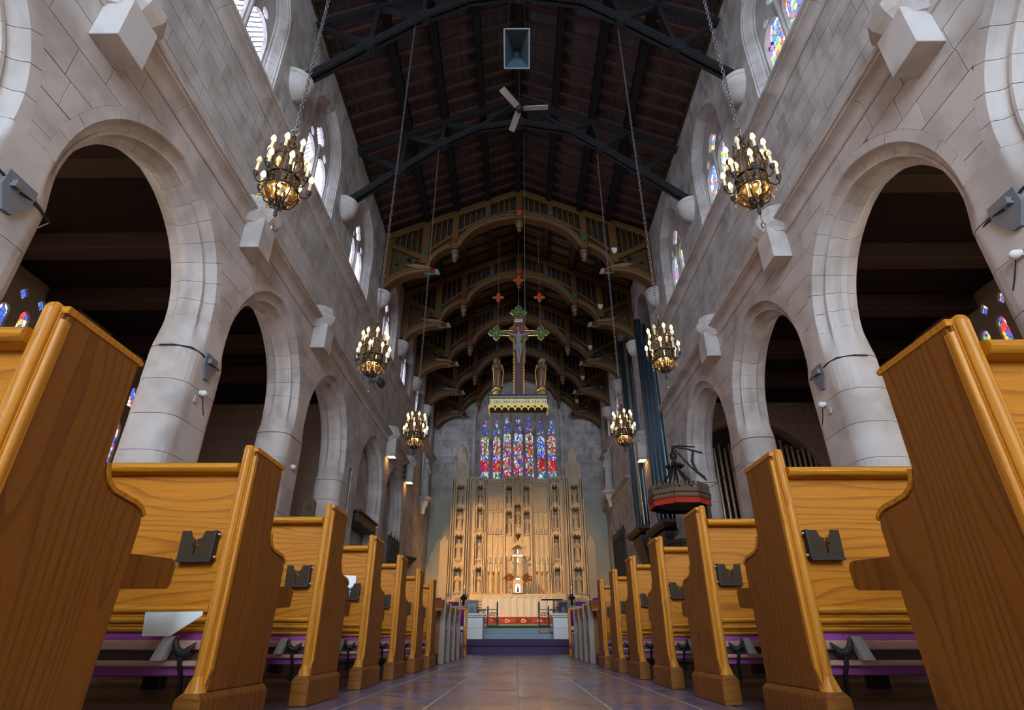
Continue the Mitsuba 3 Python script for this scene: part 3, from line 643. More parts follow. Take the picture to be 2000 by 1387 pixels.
# ------------------------------------------------------------------ floor
fl = struct('floor', 'polished slate paved floor of the nave')
P(fl, 'bed', box(-8.3, 8.3, YW, 15.3, -.2, -.005), 'grout')
cols = [(-1.02, -.83), (-.83, -.42), (-.42, 0), (0, .42), (.42, .83), (.83, 1.02)]
r = random.Random(8)
for ci, (x0, x1) in enumerate(cols):
    y = 2.0 - r.uniform(0, .3); L = .435 if ci in (1, 2, 3, 4) else .9
    while y < 15.0:
        y1 = min(y + L, 15.0)
        t = r.uniform(-.0012, .0)
        g = .012 if ci in (0, 1, 4, 5) else .006
        if ci in (1, 4) and r.random() < .5 and y > 2.5:
            for q in (Polygon([(x0 + g, y + g), (x1 - 2 * g, y + g), (x0 + g, y1 - 2 * g)]), Polygon([(x1 - g, y1 - g), (x0 + 2 * g, y1 - g), (x1 - g, y + 2 * g)])):
                P(fl, 'tile', ext(q, -.03, t, 'z'), r.choice(['slate_a', 'slate_b']))
        else:
            P(fl, 'tile', box(x0 + g * .6, x1 - g * .6, y + g * .5, y1 - g * .5, -.03, t, .002), 'slate_b' if ci in (0, 5) else ('slate_a' if r.random() < .7 else 'slate_b'))
        y = y1
    if ci in (0, 5): continue
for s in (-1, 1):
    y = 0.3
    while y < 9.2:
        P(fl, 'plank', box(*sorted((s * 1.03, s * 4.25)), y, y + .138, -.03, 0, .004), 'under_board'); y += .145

# ------------------------------------------------------------------ pews
def pew_mesh(s):
    """parts of one pew in row coordinates; s = -1 left of the aisle, +1 right; the aisle face of its end panel at x = s * 0.995"""
    X = lambda m: mp(m, lambda a: np.c_[s * (0.995 + a[:, 0]), a[:, 1], a[:, 2]])     # local x grows away from the aisle
    parts = []
    og = [(.26, .70), (.262, .655), (.27, .63), (.285, .612), (.31, .600), (.36, .594), (.405, .590), (.43, .582), (.45, .565), (.455, .545)]
    prof = Polygon([(-.01, .12), (-.01, .925), (.258, .925), *og, (.447, .3), (.44, .12)])
    pin = prof.buffer(-.008, join_style=2)
    m = cat([ext(prof, .006, .040, 'x'), ext(pin, 0, .006, 'x'), ext(pin, .040, .046, 'x')])
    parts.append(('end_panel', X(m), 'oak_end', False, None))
    parts.append(('panel_cap', X(ext(Polygon([(-.012, .918), (.262, .918), (.266, .928), (.25, .935), (-.012, .935)]), -.003, .049, 'x')), 'oak_trim', 30, None))
    parts.append(('arm_cap', X(ext(band([(p[0] + .004, p[1] + .004) for p in og[1:-1]], .006), -.002, .048, 'x')), 'oak_trim', 30, None))
    bead = unary_union([Point(.030, -.016).buffer(.0165, quad_segs=5), rect(.015, -.016, .045, 0)])
    small = unary_union([Point(.004, -.008).buffer(.0085, quad_segs=3), rect(-.004, -.008, .012, .006)])
    fil = rect(.011, -.014, .018, 0)
    parts.append(('edge_moulding', X(cat([ext(bead, .17, .925, 'z'), ext(fil, .15, .925, 'z'), ext(small, .19, .90, 'z'),
                  hull(np.array([(x, y, .17) for x, y in np.array(bead.exterior.coords)]), np.array([(x, y, .12) for x in (.0, .055) for y in (-.045, 0)])),
                  hull(np.array([(x, y, .19) for x, y in np.array(small.exterior.coords)]), np.array([(.005, -.015, .145), (.012, -.015, .13), (.012, .006, .13)])),
                  hull(np.array([(x, y, .925) for x, y in np.array(bead.exterior.coords)]), np.array([(x, y, .941) for x in (.02, .042) for y in (-.022, 0)]))])), 'oak_edge', 30, 'orange oak moulding up the back edge of the pew end'))
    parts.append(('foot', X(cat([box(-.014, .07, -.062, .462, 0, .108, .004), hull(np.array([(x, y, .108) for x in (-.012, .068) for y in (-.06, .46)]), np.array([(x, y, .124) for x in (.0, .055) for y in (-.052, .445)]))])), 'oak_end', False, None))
    L = 3.24
    parts.append(('back_panel', X(box(.046, L, -.004, .022, .375, .835)), 'oak', False, None))
    rail = Polygon([(-.035, .80), (-.028, .835), *arc(-.03, .848, .018, 270, 90, 6), (.03, .866), (.035, .83), (.02, .80)])
    rail = Polygon([(-.012, .826), (-.030, .834), *[(-.032 + .018 * math.cos(math.radians(a)), .850 + .018 * math.sin(math.radians(a))) for a in (250, 220, 190, 160, 130, 100)], (.04, .868), (.045, .83)])
    parts.append(('top_rail', X(mp(ext(rail, .044, L, 'x'), lambda a: a)), 'oak_trim', 30, None))
    def half_round(z0, z1, y, d): return Polygon([(y + .03, z0), (y, z0), *[(y - d * math.sin(PI * i / 6), z0 + (z1 - z0) * (1 - math.cos(PI * i / 6)) / 2) for i in range(1, 6)], (y, z1), (y + .03, z1)])
    for z0, z1, y, d in ((.352, .382, -.006, .02), (.322, .347, .0, .018), (.297, .317, .012, .016)):
        parts.append(('back_rail', X(ext(half_round(z0, z1, y, d), .046, L, 'x')), 'oak_trim', 30, None))
    seat = Polygon([(.03, .36), (.60, .40), (.74, .41), (.755, .42), (.76, .475), (.75, .49), (.73, .495), (.3, .47), (.03, .44)])
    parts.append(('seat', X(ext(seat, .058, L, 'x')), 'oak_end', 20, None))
    parts.append(('seat_bracket', X(box(.054, .08, .30, .53, .47, .57, .004)), 'oak_trim', False, None))
    # card holder
    hx, hz = (.075, .522) if s < 0 else (.062, .535)
    plate = Polygon([(hx, hz), (hx + .115, hz), (hx + .118, hz + .098), (hx + .088, hz + .098), (hx + .08, hz + .075), (hx + .062, hz + .068), (hx + .044, hz + .075), (hx + .036, hz + .098), (hx, hz + .098)])
    cr = unary_union([rect(hx + .058, hz + .018, hx + .064, hz + .068), rect(hx + .048, hz + .047, hx + .074, hz + .053)])
    # the plate's long slots face the pew behind (extruded along y)
    parts.append(('card_holder', X(mp(ext(plate.difference(cr), -.034, -.028, 'y'), lambda a: a)), 'holder', False, 'dark card holder with a cross cut through it'))
    parts.append(('card_holder__side', X(cat([box(hx - .004, hx + .004, -.036, -.004, hz - .002, hz + .10), box(hx - .002, hx + .118, -.036, -.004, hz - .006, hz + .002)])), 'black', False, None))
    for z in (.012, .088): parts.append(('card_holder__screw', X(ball((hx - .008, -.02, hz + z), .005)), 'silver', False, None))
    # kneeler folded up
    KL = 3.1
    pad = rect(.018, .176, .045, .292).buffer(.008, quad_segs=2)
    parts.append(('kneeler', X(ext(pad, .048, KL, 'x')), 'purple', 30, 'purple padded kneeler folded up under the pew back'))
    for z0, z1 in ((.245, .273), (.197, .214)): parts.append(('kneeler__board', X(box(.048, KL, -.012, .012, z0, z1, .003)), 'kneeler_wood', False, None))
    parts.append(('kneeler__channel', X(box(.048, KL, .006, .012, .212, .248)), 'kneeler_channel', False, None))
    for x in (.20, .55, .9):
        for z in (.262, .206): parts.append(('kneeler__screw', X(ball((x + .02, -.014, z), .004)), 'silver', False, None))
    parts.append(('kneeler__bracket', X(ext(Polygon([(.125, .285), (.155, .285), (.185, .215), (.148, .215)]), -.05, -.014, 'y')), 'bracket', False, 'pale metal kneeler bracket'))
    parts.append(('kneeler__arm', X(hull_chain([((.126, -.03, .277), .008), ((.118, -.03, .25), .010), ((.10, -.03, .236), .012), ((.085, -.03, .238), .011), ((.066, -.03, .255), .007), ((.056, -.03, .266), .002)]) ), 'black', True, None))
    parts.append(('kneeler__arm', X(tube([(.10, -.03, .236), (.10, -.02, .205), (.105, .02, .16), (.12, .06, .10)], .008, 6)), 'black', True, None))
    parts.append(('leg_block', X(box(1.30, 1.42, .02, .10, .0, .36, .006)), 'dark_wood', False, None))
    return parts
ORD = ['nearest the camera', 'second from the camera', 'third from the camera', 'fourth from the camera', 'fifth from the camera', 'sixth from the camera', 'seventh and farthest']
for s, nm in ((-1, 'left'), (1, 'right')):
    parts = pew_mesh(s)
    off = 1.062 if s < 0 else 1.135
    first = None
    for k in range(7):
        lab = f'orange oak pew on the {nm} of the aisle, {ORD[k]}'
        if first is None:
            first = thing('pew', lab, 'pew', f'oak pews on the {nm} of the aisle')
            for n_, m, mat, sm, l in parts:
                kk = P(first, n_, m, mat, sm, l); scene[kk]['to_world'] = T().translate([0, off, 0])
        else: dup(first, 'pew', T().translate([0, off + 1.016 * k, 0]), lab, skip=())
def sheet(pts, t=.003):
    """a folded sheet of paper: an outline (x, z) with a fold bent forward, 3 mm thick"""
    return ext(Polygon(pts), -t / 2, t / 2, 'y')
solid('leaflet', 'white paper leaflet tucked behind the kneeler of the second left pew', 'leaflet', mv(sheet([(-1.215, .285), (-1.125, .285), (-1.035, .345), (-1.035, .358), (-1.225, .356)]), 0, 2.015, 0), 'paper')
solid('leaflet', 'white card standing in the dark holder of the fourth left pew', 'leaflet', mv(sheet([(-1.20, .52), (-1.10, .52), (-1.10, .67), (-1.20, .675)]), 0, 4.105 - .016 + .0, 0), 'paper')
solid('nameplate', 'small dark carved plaque with a cross standing on the third left pew rail', 'plaque', cat([mv(ext(Polygon([(-.035, 0), (.035, 0), (.035, .085), (.018, .10), (-.018, .10), (-.035, .085)]), -.008, .008, 'y'), -1.14, 3.10, .868), box(-1.144, -1.136, 3.088, 3.094, .91, .95), box(-1.155, -1.125, 3.088, 3.094, .928, .935)]), 'holder')

# ------------------------------------------------------------------ chandeliers
def link(c, axis_x, l=.034, w=.017, r=.0056):
    t = np.arange(9) * 2 * PI / 8
    pts = np.c_[w * np.cos(t) if axis_x else 0 * t, 0 * t if axis_x else w * np.cos(t), l * np.sin(t)]
    return mv(tube(pts, r, 4, caps=False), *c)
def chain(z0, z1): return cat([link((0, 0, z), i % 2 == 0) for i, z in enumerate(np.arange(z0, z1, .052))])
ch = thing('chandelier', 'wrought iron lantern chandelier with lit candle bulbs, large one upper left', 'chandelier', None)
CZ = 11.9
C0 = (-2.15, 3.85)
Q = lambda m: mv(m, C0[0], C0[1], .18)
P(ch, 'chain', Q(chain(4.58, CZ)), 'chain', True, stuff=True, label='long hanging chain')
P(ch, 'hook_ring', Q(tube([(.045 * math.cos(t), 0, 4.52 + .045 * math.sin(t)) for t in np.linspace(0, 2 * PI, 17)], .008, 6, False)), 'chain', True)
P(ch, 'crown', Q(cat([lathe([(.012, 4.48), (.02, 4.44), (.012, 4.40), (.03, 4.37), (.035, 4.33), (.02, 4.30)], 10), *[tube([(.03 * math.cos(a), .03 * math.sin(a), 4.33), (.08 * math.cos(a), .08 * math.sin(a), 4.36), (.09 * math.cos(a), .09 * math.sin(a), 4.40)], [.012, .010, .004], 5) for a in np.arange(6) * PI / 3]])), 'iron', True)
P(ch, 'stem', Q(lathe([(.014, 3.6), (.014, 4.32)], 8)), 'iron', True)
for k in range(8):
    a = k * PI / 4 + .2
    P(ch, 'bar', Q(tube([(.10 * math.cos(a), .10 * math.sin(a), 4.28), (.135 * math.cos(a), .135 * math.sin(a), 4.15), (.14 * math.cos(a), .14 * math.sin(a), 3.76)], .009, 5)), 'iron', True)
    b = a + PI / 8
    pl = rect(-.046, 3.77, .046, 3.90).difference(unary_union([Point(x, z).buffer(.014, quad_segs=2) for x in (-.022, .022) for z in (3.80, 3.835, 3.87)]))
    P(ch, 'panel', Q(rot(mv(ext(pl, -.004, .004, 'y'), 0, -.128, 0), (0, 0, 1), math.degrees(b) + 90)), 'iron')
    P(ch, 'basket_rib', Q(tube([(.14 * math.cos(a), .14 * math.sin(a), 3.76), (.155 * math.cos(a), .155 * math.sin(a), 3.70), (.12 * math.cos(a), .12 * math.sin(a), 3.63), (.05 * math.cos(a), .05 * math.sin(a), 3.585), (.012 * math.cos(a), .012 * math.sin(a), 3.57)], .007, 5)), 'iron', True)
    P(ch, 'scroll', Q(tube([(.155 * math.cos(a), .155 * math.sin(a), 3.70), (.185 * math.cos(a), .185 * math.sin(a), 3.69), (.19 * math.cos(a), .19 * math.sin(a), 3.655), (.17 * math.cos(a), .17 * math.sin(a), 3.65)], .006, 5)), 'brass', True)
for z in (3.765, 3.905, 4.12): P(ch, 'hoop', Q(tube([(.14 * math.cos(t), .14 * math.sin(t), z) for t in np.linspace(0, 2 * PI, 25)], .010, 5, False)), 'iron', True)
for k in range(8):
    a = k * PI / 4 + .2 + PI / 8
    P(ch, 'basket_leaf', Q(hull(np.array([(.145 * math.cos(a + d), .145 * math.sin(a + d), 3.745) for d in (-.2, .2)] + [(.150 * math.cos(a + d), .150 * math.sin(a + d), 3.70) for d in (-.24, .24)] + [(.11 * math.cos(a), .11 * math.sin(a), 3.645), (.10 * math.cos(a), .10 * math.sin(a), 3.65), (.14 * math.cos(a), .14 * math.sin(a), 3.70)]))), 'brass', True)
P(ch, 'finial', Q(lathe([(0, 3.46), (.014, 3.47), (.018, 3.50), (.012, 3.53), (.022, 3.56), (.016, 3.60), (0, 3.61)], 8)), 'iron', True)
P(ch, 'tassel', Q(cat([link((0, 0, 3.44 - i * .035), i % 2 == 0, .02, .008, .003) for i in range(3)] + [lathe([(0, 3.30), (.018, 3.32), (.022, 3.35), (0, 3.37)], 8)])), 'chain', True)
def candle(a, r, z, lit, arm=True):
    x, y = r * math.cos(a), r * math.sin(a)
    kd = P(ch, 'candle', Q(lathe([(.014, z), (.014, z + .115), (.005, z + .118)], 8, (x, y, 0))), 'candle_sleeve', True)
    P(kd, 'cup', Q(lathe([(.006, z - .05), (.012, z - .045), (.010, z - .035), (.024, z - .02), (.026, z + .012), (.018, z + .014)], 8, (x, y, 0))), 'iron', True)
    if arm: P(kd, 'arm', Q(tube([(.138 * math.cos(a), .138 * math.sin(a), z - .03), ((r * .5 + .07) * math.cos(a), (r * .5 + .07) * math.sin(a), z - .09), (x * .97, y * .97, z - .075), (x, y, z - .045)], .007, 5)), 'iron', True)
    bulb = lathe([(0, z + .117), (.015, z + .124), (.026, z + .145), (.022, z + .170), (.009, z + .198), (0, z + .206)], 7, (x, y, 0))
    P(kd, 'bulb', Q((bulb[0], bulb[1])), 'bulb' if lit else 'candle_sleeve', False, None if lit else 'unlit bulb')
for k in range(8):
    candle(k * PI / 4 + .2, .185, 4.11, k not in (3,))
    candle(k * PI / 4 + .2 + PI / 8, .235, 3.86, k not in (4,))
for k in range(4):
    a = k * PI / 2 + .5
    candle(a, .06, 3.63, True, arm=False)
for x, y, dz, lab in ((2.25, 4.0, .12, 'large one upper right'), (-2.12, 7.35, -.06, 'middle one of the left row'), (2.2, 7.45, .04, 'middle one of the right row'), (-2.05, 10.78, -.06, 'farthest of the left row'), (2.19, 10.88, .02, 'farthest of the right row')):
    dup(ch, 'chandelier', T().translate([x - C0[0], y - C0[1], dz]) @ T().translate([C0[0], C0[1], 0]).rotate([0, 0, 1], 37 * x).translate([-C0[0], -C0[1], 0]), 'wrought iron lantern chandelier with lit candle bulbs, ' + lab)

# ------------------------------------------------------------------ things fixed to the piers
for side, c, lab in ((-1, 3.6, 'on the left pier by the photo edge'), (-1, 6.98, 'on the second left pier'), (1, 3.88, 'on the right pier by the photo edge'), (1, 7.37, 'on the second right pier')):
    W = WM(side)
    k = thing('junction_plate', 'grey wall plate with box and black cable ' + lab, 'wall plate')
    P(k, 'plate', mp(ext(Polygon([(c - .15, 3.83), (c + .15, 3.83), (c + .15, 3.67), (c + .03, 3.48), (c - .06, 3.47), (c - .16, 3.66)]), -.035, -.003, 'x'), W), 'grey_paint')
    P(k, 'box', mp(box(-.085, -.03, c - .10, c - .04, 3.69, 3.76, .004), W), 'grey_paint')
    P(k, 'cable', mp(tube([(-.06, c - .04, 3.72), (-.02, c - .12, 3.74), (-.008, c - .22, 3.765), (.04, c - .42, 3.77), (.24, c - .508, 3.77), (.42, c - .508, 3.765)], .010, 6), W), 'black', True)
    P(k, 'cable', mp(tube([(-.05, c - .0, 3.70), (-.03, c + .12, 3.73), (-.008, c + .22, 3.745), (.04, c + .43, 3.74), (.2, c + .50, 3.74)], .010, 6), W), 'black', True)
for side, c, lab in ((-1, 6.94, 'on the second left pier'), (1, 7.42, 'on the second right pier'), (1, 3.95, 'on the right pier by the photo edge')):
    W = WM(side)
    k = thing('security_camera', 'small white dome camera with a metal tag ' + lab, 'camera')
    P(k, 'dome', mp(cat([ball((-.05, c + .02, 3.27), .045, 2), box(-.03, 0, c - .02, c + .06, 3.24, 3.30)]), W), 'white_stone', True)
    P(k, 'tag', mp(box(-.02, -.004, c - .10, c - .03, 3.10, 3.20, .003), W), 'bracket'); P(k, 'cable', mp(tube([(-.03, c + .05, 3.24), (-.01, c + .15, 3.12), (-.006, c + .22, 3.03)], .006, 5), W), 'black', True)
solid('wall_knob', 'small white round fitting on the third left pier', 'wall fitting', mp(cat([ball((-.04, 10.42, 3.23), .05, 2), box(-.03, 0, 10.38, 10.46, 3.20, 3.26)]), WM(-1)), 'white_stone', True)
def wall_flood(side, y, z, lab):
    W = WM(side); k = thing('floodlight', lab, 'floodlight')
    P(k, 'housing', mp(rot(box(-.36, -.20, y - .16, y + .16, z - .10, z + .10, .015), (0, 1, 0), 25 * -1, (-.28, y, z)), W), 'black')
    P(k, 'arm', mp(tube([(0, y, z + .05), (-.12, y, z + .04), (-.22, y, z)], .018, 6), W), 'black', True)
    P(k, 'lens', mp(box(-.34, -.22, y + .158, y + .168, z - .08, z + .08), W), 'tile_white')
wall_flood(-1, 15.1, 7.1, 'black floodlight on the left chancel wall behind the middle left chandelier'); wall_flood(-1, 22.6, 8.35, 'black floodlight high on the left chancel wall by the statue')
k = thing('spotlight_cluster', 'row of small black spotlights on the left chancel wall beside a lit block corbel', 'spotlight')
for i in range(3): P(k, 'spotlight', mp(cat([lathe([(0, -.08), (.05, -.08), (.06, .08), (0, .08)], 8, (-.12, 20.6, 5.72 + i * .2)), box(-.1, 0, 20.58, 20.62, 5.70 + i * .2, 5.74 + i * .2)]), WM(-1)), 'black', 30)
# warm lights trained on the reredos (from the fixtures above)
def spot(p, t, I, col, cut):
    scene[num('light_spot')] = {'type': 'spot', 'to_world': T().look_at(origin=p, target=t, up=[0, 0, 1]), 'intensity': {'type': 'rgb', 'value': [c * I for c in col]}, 'cutoff_angle': cut, 'beam_width': cut * .3, 'sampling_weight': 40.0}
spot([-3.9, 21.9, 6.9], [-.4, 27, 2.0], 300, (1.0, .56, .17), 36)
spot([4.0, 22.3, 7.2], [.6, 27, 2.6], 60, (1.0, .60, .22), 40)

# ------------------------------------------------------------------ hanging things of the nave
k = thing('horn_loudspeaker', 'dark green rectangular horn loudspeaker hanging under the roof', 'loudspeaker')
def horn_ring(w, h, d): return [(-w, d, -h), (w, d, -h), (w, d, h), (-w, d, h)]
def rect_loft(rs):
    v = np.array(rs, float).reshape(-1, 3); f = []
    for i in range(len(rs) - 1):
        for j in range(4):
            a, b = i * 4 + j, i * 4 + (j + 1) % 4; f += [[a, b, b + 4], [a, b + 4, a + 4]]
    return v, np.array(f)
HC = (.035, 7.0, 10.6)
HR = lambda m: rot(mv(m, *HC), (1, 0, 0), 46, HC)
P(k, 'flare', HR(rect_loft([horn_ring(.24, .34, 0), horn_ring(.225, .325, 0), horn_ring(.12, .16, .30), horn_ring(.05, .06, .55), horn_ring(.07, .08, .56), horn_ring(.14, .18, .30), horn_ring(.245, .345, .01), horn_ring(.24, .34, 0)])), 'horn')
P(k, 'rim', HR(cat([box(-.25, .25, -.015, .01, s * .345 - .012, s * .345 + .012) for s in (-1, 1)] + [box(s * .245 - .012, s * .245 + .012, -.015, .01, -.35, .35) for s in (-1, 1)])), 'grey_paint')
P(k, 'driver', HR(rot(mv(lathe([(0, 0), (.1, 0), (.1, .2), (0, .2)], 12), HC[0], HC[1], HC[2]), (1, 0, 0), -90, HC) if False else mv(mp(lathe([(0, 0), (.1, 0), (.1, .2), (0, .2)], 12), lambda a: a[:, [0, 2, 1]]), 0, .56, 0)), 'black', 30)
for s in (-1, 1): P(k, 'cable', tube([(.035 + s * .2, 7.1, 10.9), (.035 + s * .08, 7.2, 14.1)], .008, 5), 'black', True)
k = thing('ceiling_fan', 'three bladed pale ceiling fan under the roof ridge', 'fan')
FC = (.10, 9.03, 11.4)
P(k, 'motor', mv(lathe([(0, -.08), (.07, -.07), (.10, 0), (.08, .08), (.02, .1), (0, .1)], 12), *FC), 'iron', True)
P(k, 'rod', tube([(FC[0], FC[1], 11.45), (FC[0], FC[1], 14.1)], .015, 6), 'iron', True)
for a in (107, 357, 233):
    b = rect(.10, -.065, .66, .065).buffer(.01)
    P(k, 'blade', mv(rot(rot(ext(b, -.006, .006, 'z'), (1, 0, 0), 12), (0, 0, 1), a), *FC), 'fan')
solid('hanging_wire', 'thin pale wire hanging down from the roof behind the fan', 'wire', tube([(.26, 12.2, 14.3), (.24, 12.2, 10.0), (.22, 12.2, 6.3)], .007, 5), 'grey_paint', True)

# ------------------------------------------------------------------ people of wood and stone: statues
def saint(h, seed, folds=9, arms=True):
    r = random.Random(seed); n = 26
    prof = [(.150, 0), (.155, .03), (.135, .15), (.125, .32), (.122, .48), (.118, .60), (.135, .70), (.130, .76), (.075, .815), (.040, .835), (.038, .85)]
    ang = np.arange(n) * 2 * PI / n; rings = []
    for i, (rad, z) in enumerate(prof):
        amp = .13 * max(0, 1 - z / .7)
        w = 1 + amp * np.cos(folds * ang + 1.3 * math.sin(z * 5 + seed))
        rings.append(np.c_[rad * w * np.cos(ang) * h * (1.0 if z < .6 else 1.12), rad * w * np.sin(ang) * h * .72, np.full(n, z * h)])
    body = loft([list(map(tuple, q)) for q in rings])
    head = cat([ball((0, -.01 * h, .905 * h), (.052 * h, .060 * h, .072 * h), 2), ball((0, -.065 * h, .895 * h), (.010 * h, .014 * h, .018 * h)), ball((0, .012 * h, .92 * h), (.058 * h, .060 * h, .066 * h), 2)])
    out = [body]
    if arms:
        for s in (-1, 1):
            out.append(hull(ball((s * .125 * h, 0, .75 * h), .045 * h), ball((s * .15 * h, -.05 * h, .58 * h), .045 * h)))
            out.append(hull(ball((s * .15 * h, -.05 * h, .58 * h), .042 * h), ball((s * .03 * h, -.13 * h, .63 * h + s * .02 * h), .028 * h)))
    return cat(out), head
def statue(name, label, group, h, at, mat, seed, face=0):
    b, hd = saint(h, seed)
    k = thing(name, label, 'statue', group)
    f = lambda m: mv(rot(m, (0, 0, 1), face), *at)
    P(k, 'robe', f(b), mat, 40); P(k, 'head', f(hd), mat, True)
    return k

# ------------------------------------------------------------------ the rood
RY = 16.0
k = thing('rood_beam', 'gilded and painted rood shelf hanging in front of the chancel', 'rood beam')
P(k, 'panel', box(-.82, .94, RY - .28, RY + .28, 6.62, 6.85, .01), 'gold')
P(k, 'top_board', box(-.85, .97, RY - .32, RY + .32, 6.94, 6.975, .008), 'cross_wood')
P(k, 'blue_band', box(-.83, .95, RY - .30, RY + .30, 6.86, 6.935, .005), 'blue', label='blue painted band with gilt bosses')
for i in range(15): P(k, 'boss', box(-.80 + i * .121, -.755 + i * .121, RY - .318, RY - .29, 6.865, 6.93, .01), 'gold')
P(k, 'lower_board', box(-.85, .97, RY - .31, RY + .31, 6.845, 6.862, .004), 'cross_wood')
pat = []
for i in range(12):
    x = -.80 + i * .146
    for q in (Polygon([(x + .073, 6.64), (x + .12, 6.735), (x + .073, 6.83), (x + .026, 6.735)]), Polygon([(x, 6.70), (x + .02, 6.735), (x, 6.77), (x - .02, 6.735)])): pat.append(q)
for i, q in enumerate(pat): P(k, 'ornament', ext(q, RY - .295, RY - .28, 'y'), 'linen' if i % 2 == 0 else 'blue')
for i in range(12):
    x = -.80 + i * .146
    P(k, 'ornament', ext(Polygon([(x + .073, 6.68), (x + .095, 6.735), (x + .073, 6.79), (x + .05, 6.735)]), RY - .305, RY - .295, 'y'), 'blue' if i % 2 else 'gold')
fr = rect(-.84, 6.46, .96, 6.63).difference(unary_union([Point(-.74 + i * .20, 6.47).buffer(.085, quad_segs=4) for i in range(9)] + [Point(-.64 + i * .20, 6.575).buffer(.035, quad_segs=3) for i in range(8)]))
P(k, 'fringe', ext(fr, RY - .31, RY - .27, 'y'), 'gold', label='gilt arcaded fringe'); P(k, 'underside', box(-.80, .92, RY - .26, RY + .28, 6.60, 6.62), 'timber_dark')
for s in (-1, 1):
    xx = -.83 if s < 0 else .95
    P(k, 'fringe', ext(rect(RY - .28, 6.5, RY + .28, 6.63).difference(unary_union([Point(RY - .2 + i * .2, 6.5).buffer(.08, quad_segs=3) for i in range(3)])), xx - .015, xx + .015, 'x'), 'gold')
def fleury(c, z, s): return unary_union([Polygon([(c, z - s), (c + s, z), (c, z + s), (c - s, z)]).difference(unary_union([Point(c + a * s * .50, z + b * s * .50).buffer(s * .25, quad_segs=3) for a in (-1, 1) for b in (-1, 1)]))])
k = thing('rood_cross', 'tall painted rood cross with green diamond ends and gilt edges', 'cross')
CX = .085
P(k, 'shaft', box(CX - .13, CX + .13, RY - .05, RY + .05, 6.97, 9.95, .006), 'cross_wood'); P(k, 'arm', box(-.62, .80, RY - .05, RY + .05, 9.18, 9.34, .006), 'cross_wood')
for s in (-1, 1):
    P(k, 'gilt_edge', tube([(CX + s * .145, RY - .04, z) for z in (6.97, 8, 9.16)], .022, 6), 'gold', True); P(k, 'gilt_edge', tube([(CX + s * .145, RY - .04, z) for z in (9.36, 9.9)], .022, 6), 'gold', True)
    for z in (9.17, 9.35): P(k, 'gilt_edge', tube([(CX + s * .16, RY - .04, z), (CX + s * .62, RY - .04, z)], .02, 6), 'gold', True)
    for j in range(22): P(k, 'crocket', ball((CX + s * .172, RY - .04, 7.05 + j * .098), (.018, .02, .03)), 'gold')
for c, z, s in ((CX, 10.04, .26), (-.64, 9.26, .26), (.81, 9.26, .26)):
    P(k, 'terminal', ext(fleury(c, z, s), RY - .07, RY - .02, 'y'), 'green', label='green diamond terminal'); P(k, 'terminal_rim', ext(fleury(c, z, s).buffer(.02, join_style=2).difference(fleury(c, z, s)), RY - .085, RY - .01, 'y'), 'gold')
    P(k, 'terminal_leaf', cat([ext(Polygon([(c - .2, z), (c, z + .03), (c + .2, z), (c, z - .03)]), RY - .095, RY - .07, 'y'), ext(Polygon([(c, z - .2), (c + .03, z), (c, z + .2), (c - .03, z)]), RY - .095, RY - .07, 'y')]), 'gold')
for rr_ in (.27, .31, .35):
    P(k, 'nimbus_ring', cat([tube([(CX + rr_ * math.cos(t), RY, 9.26 + rr_ * math.sin(t)) for t in np.linspace(a + .25, a + PI / 2 - .25, 8)], .012, 5) for a in np.arange(4) * PI / 2]), 'gold', True)
P(k, 'title_board', box(CX - .12, CX + .12, RY - .08, RY - .05, 9.66, 9.78, .004), 'linen')
tm = meshkit.text_mesh('INRI', .075, .006, True); tv = np.array(tm.vertices); tv[:, 0] -= tv[:, 0].mean()
P(k, 'lettering', (np.c_[CX + tv[:, 0] * .9, RY - .08 - tv[:, 2], 9.685 + tv[:, 1]], np.array(tm.faces)), 'red')
def body(bones):
    import manifold3d as m3
    hulls = []
    for (a, ra), (b, rb) in bones:
        pts = np.vstack([ball(a, ra, 1)[0], ball(b, rb, 1)[0]])
        hulls.append(m3.Manifold.hull_points(pts))
    m = m3.Manifold.batch_boolean(hulls, m3.OpType.Add).refine_to_length(.03)
    g = m.to_mesh(); t = trimesh.Trimesh(g.vert_properties[:, :3], g.tri_verts, process=True)
    trimesh.smoothing.filter_taubin(t, iterations=12)
    return np.array(t.vertices), np.array(t.faces)
k = thing('crucified_figure', 'carved pale figure of a man with outstretched arms hanging on the rood cross', 'statue')
y0 = RY - .12
J = dict(head=((.075, y0 - .06, 9.36), .058), chin=((.08, y0 - .085, 9.31), .038), neck=((.085, y0 - .02, 9.24), .038), chest=((.085, y0, 9.10), (.115, .075, .09)), ribs=((.085, y0, 8.98), (.10, .07, .07)), waist=((.085, y0, 8.86), (.08, .06, .05)), hips=((.09, y0, 8.76), (.10, .07, .06)))
B = [(J['head'], J['chin']), (J['chin'], J['neck']), (J['neck'], J['chest']), (J['chest'], J['ribs']), (J['ribs'], J['waist']), (J['waist'], J['hips'])]
for s in (-1, 1):
    sh, el, wr = ((.085 + s * .125, y0, 9.14), .045), ((.085 + s * .32, y0, 9.20), .034), ((.085 + s * .50, y0 + .03, 9.27), .024)
    B += [(J['chest'], sh), (sh, el), (el, wr), (wr, ((.085 + s * .545, y0 + .04, 9.285), .028))]
    for q in range(5): B.append((((.085 + s * .555, y0 + .03, 9.265 + q * .011), .009), ((.085 + s * (.60 if q < 4 else .565), y0 + .02 - .01 * q, 9.255 + q * .014 + (0 if q < 4 else .02)), .007)))
    hp, kn, an = ((.09 + s * .05, y0, 8.72), .066), ((.088 + s * .045, y0 - .05, 8.45), .046), ((.085 + s * .012, y0 + .0, 8.19), .027)
    B += [(hp, kn), (kn, an), (an, ((.085 + s * .010, y0 - .03, 8.11), .022))]
P(k, 'body', body(B), 'skin', True)
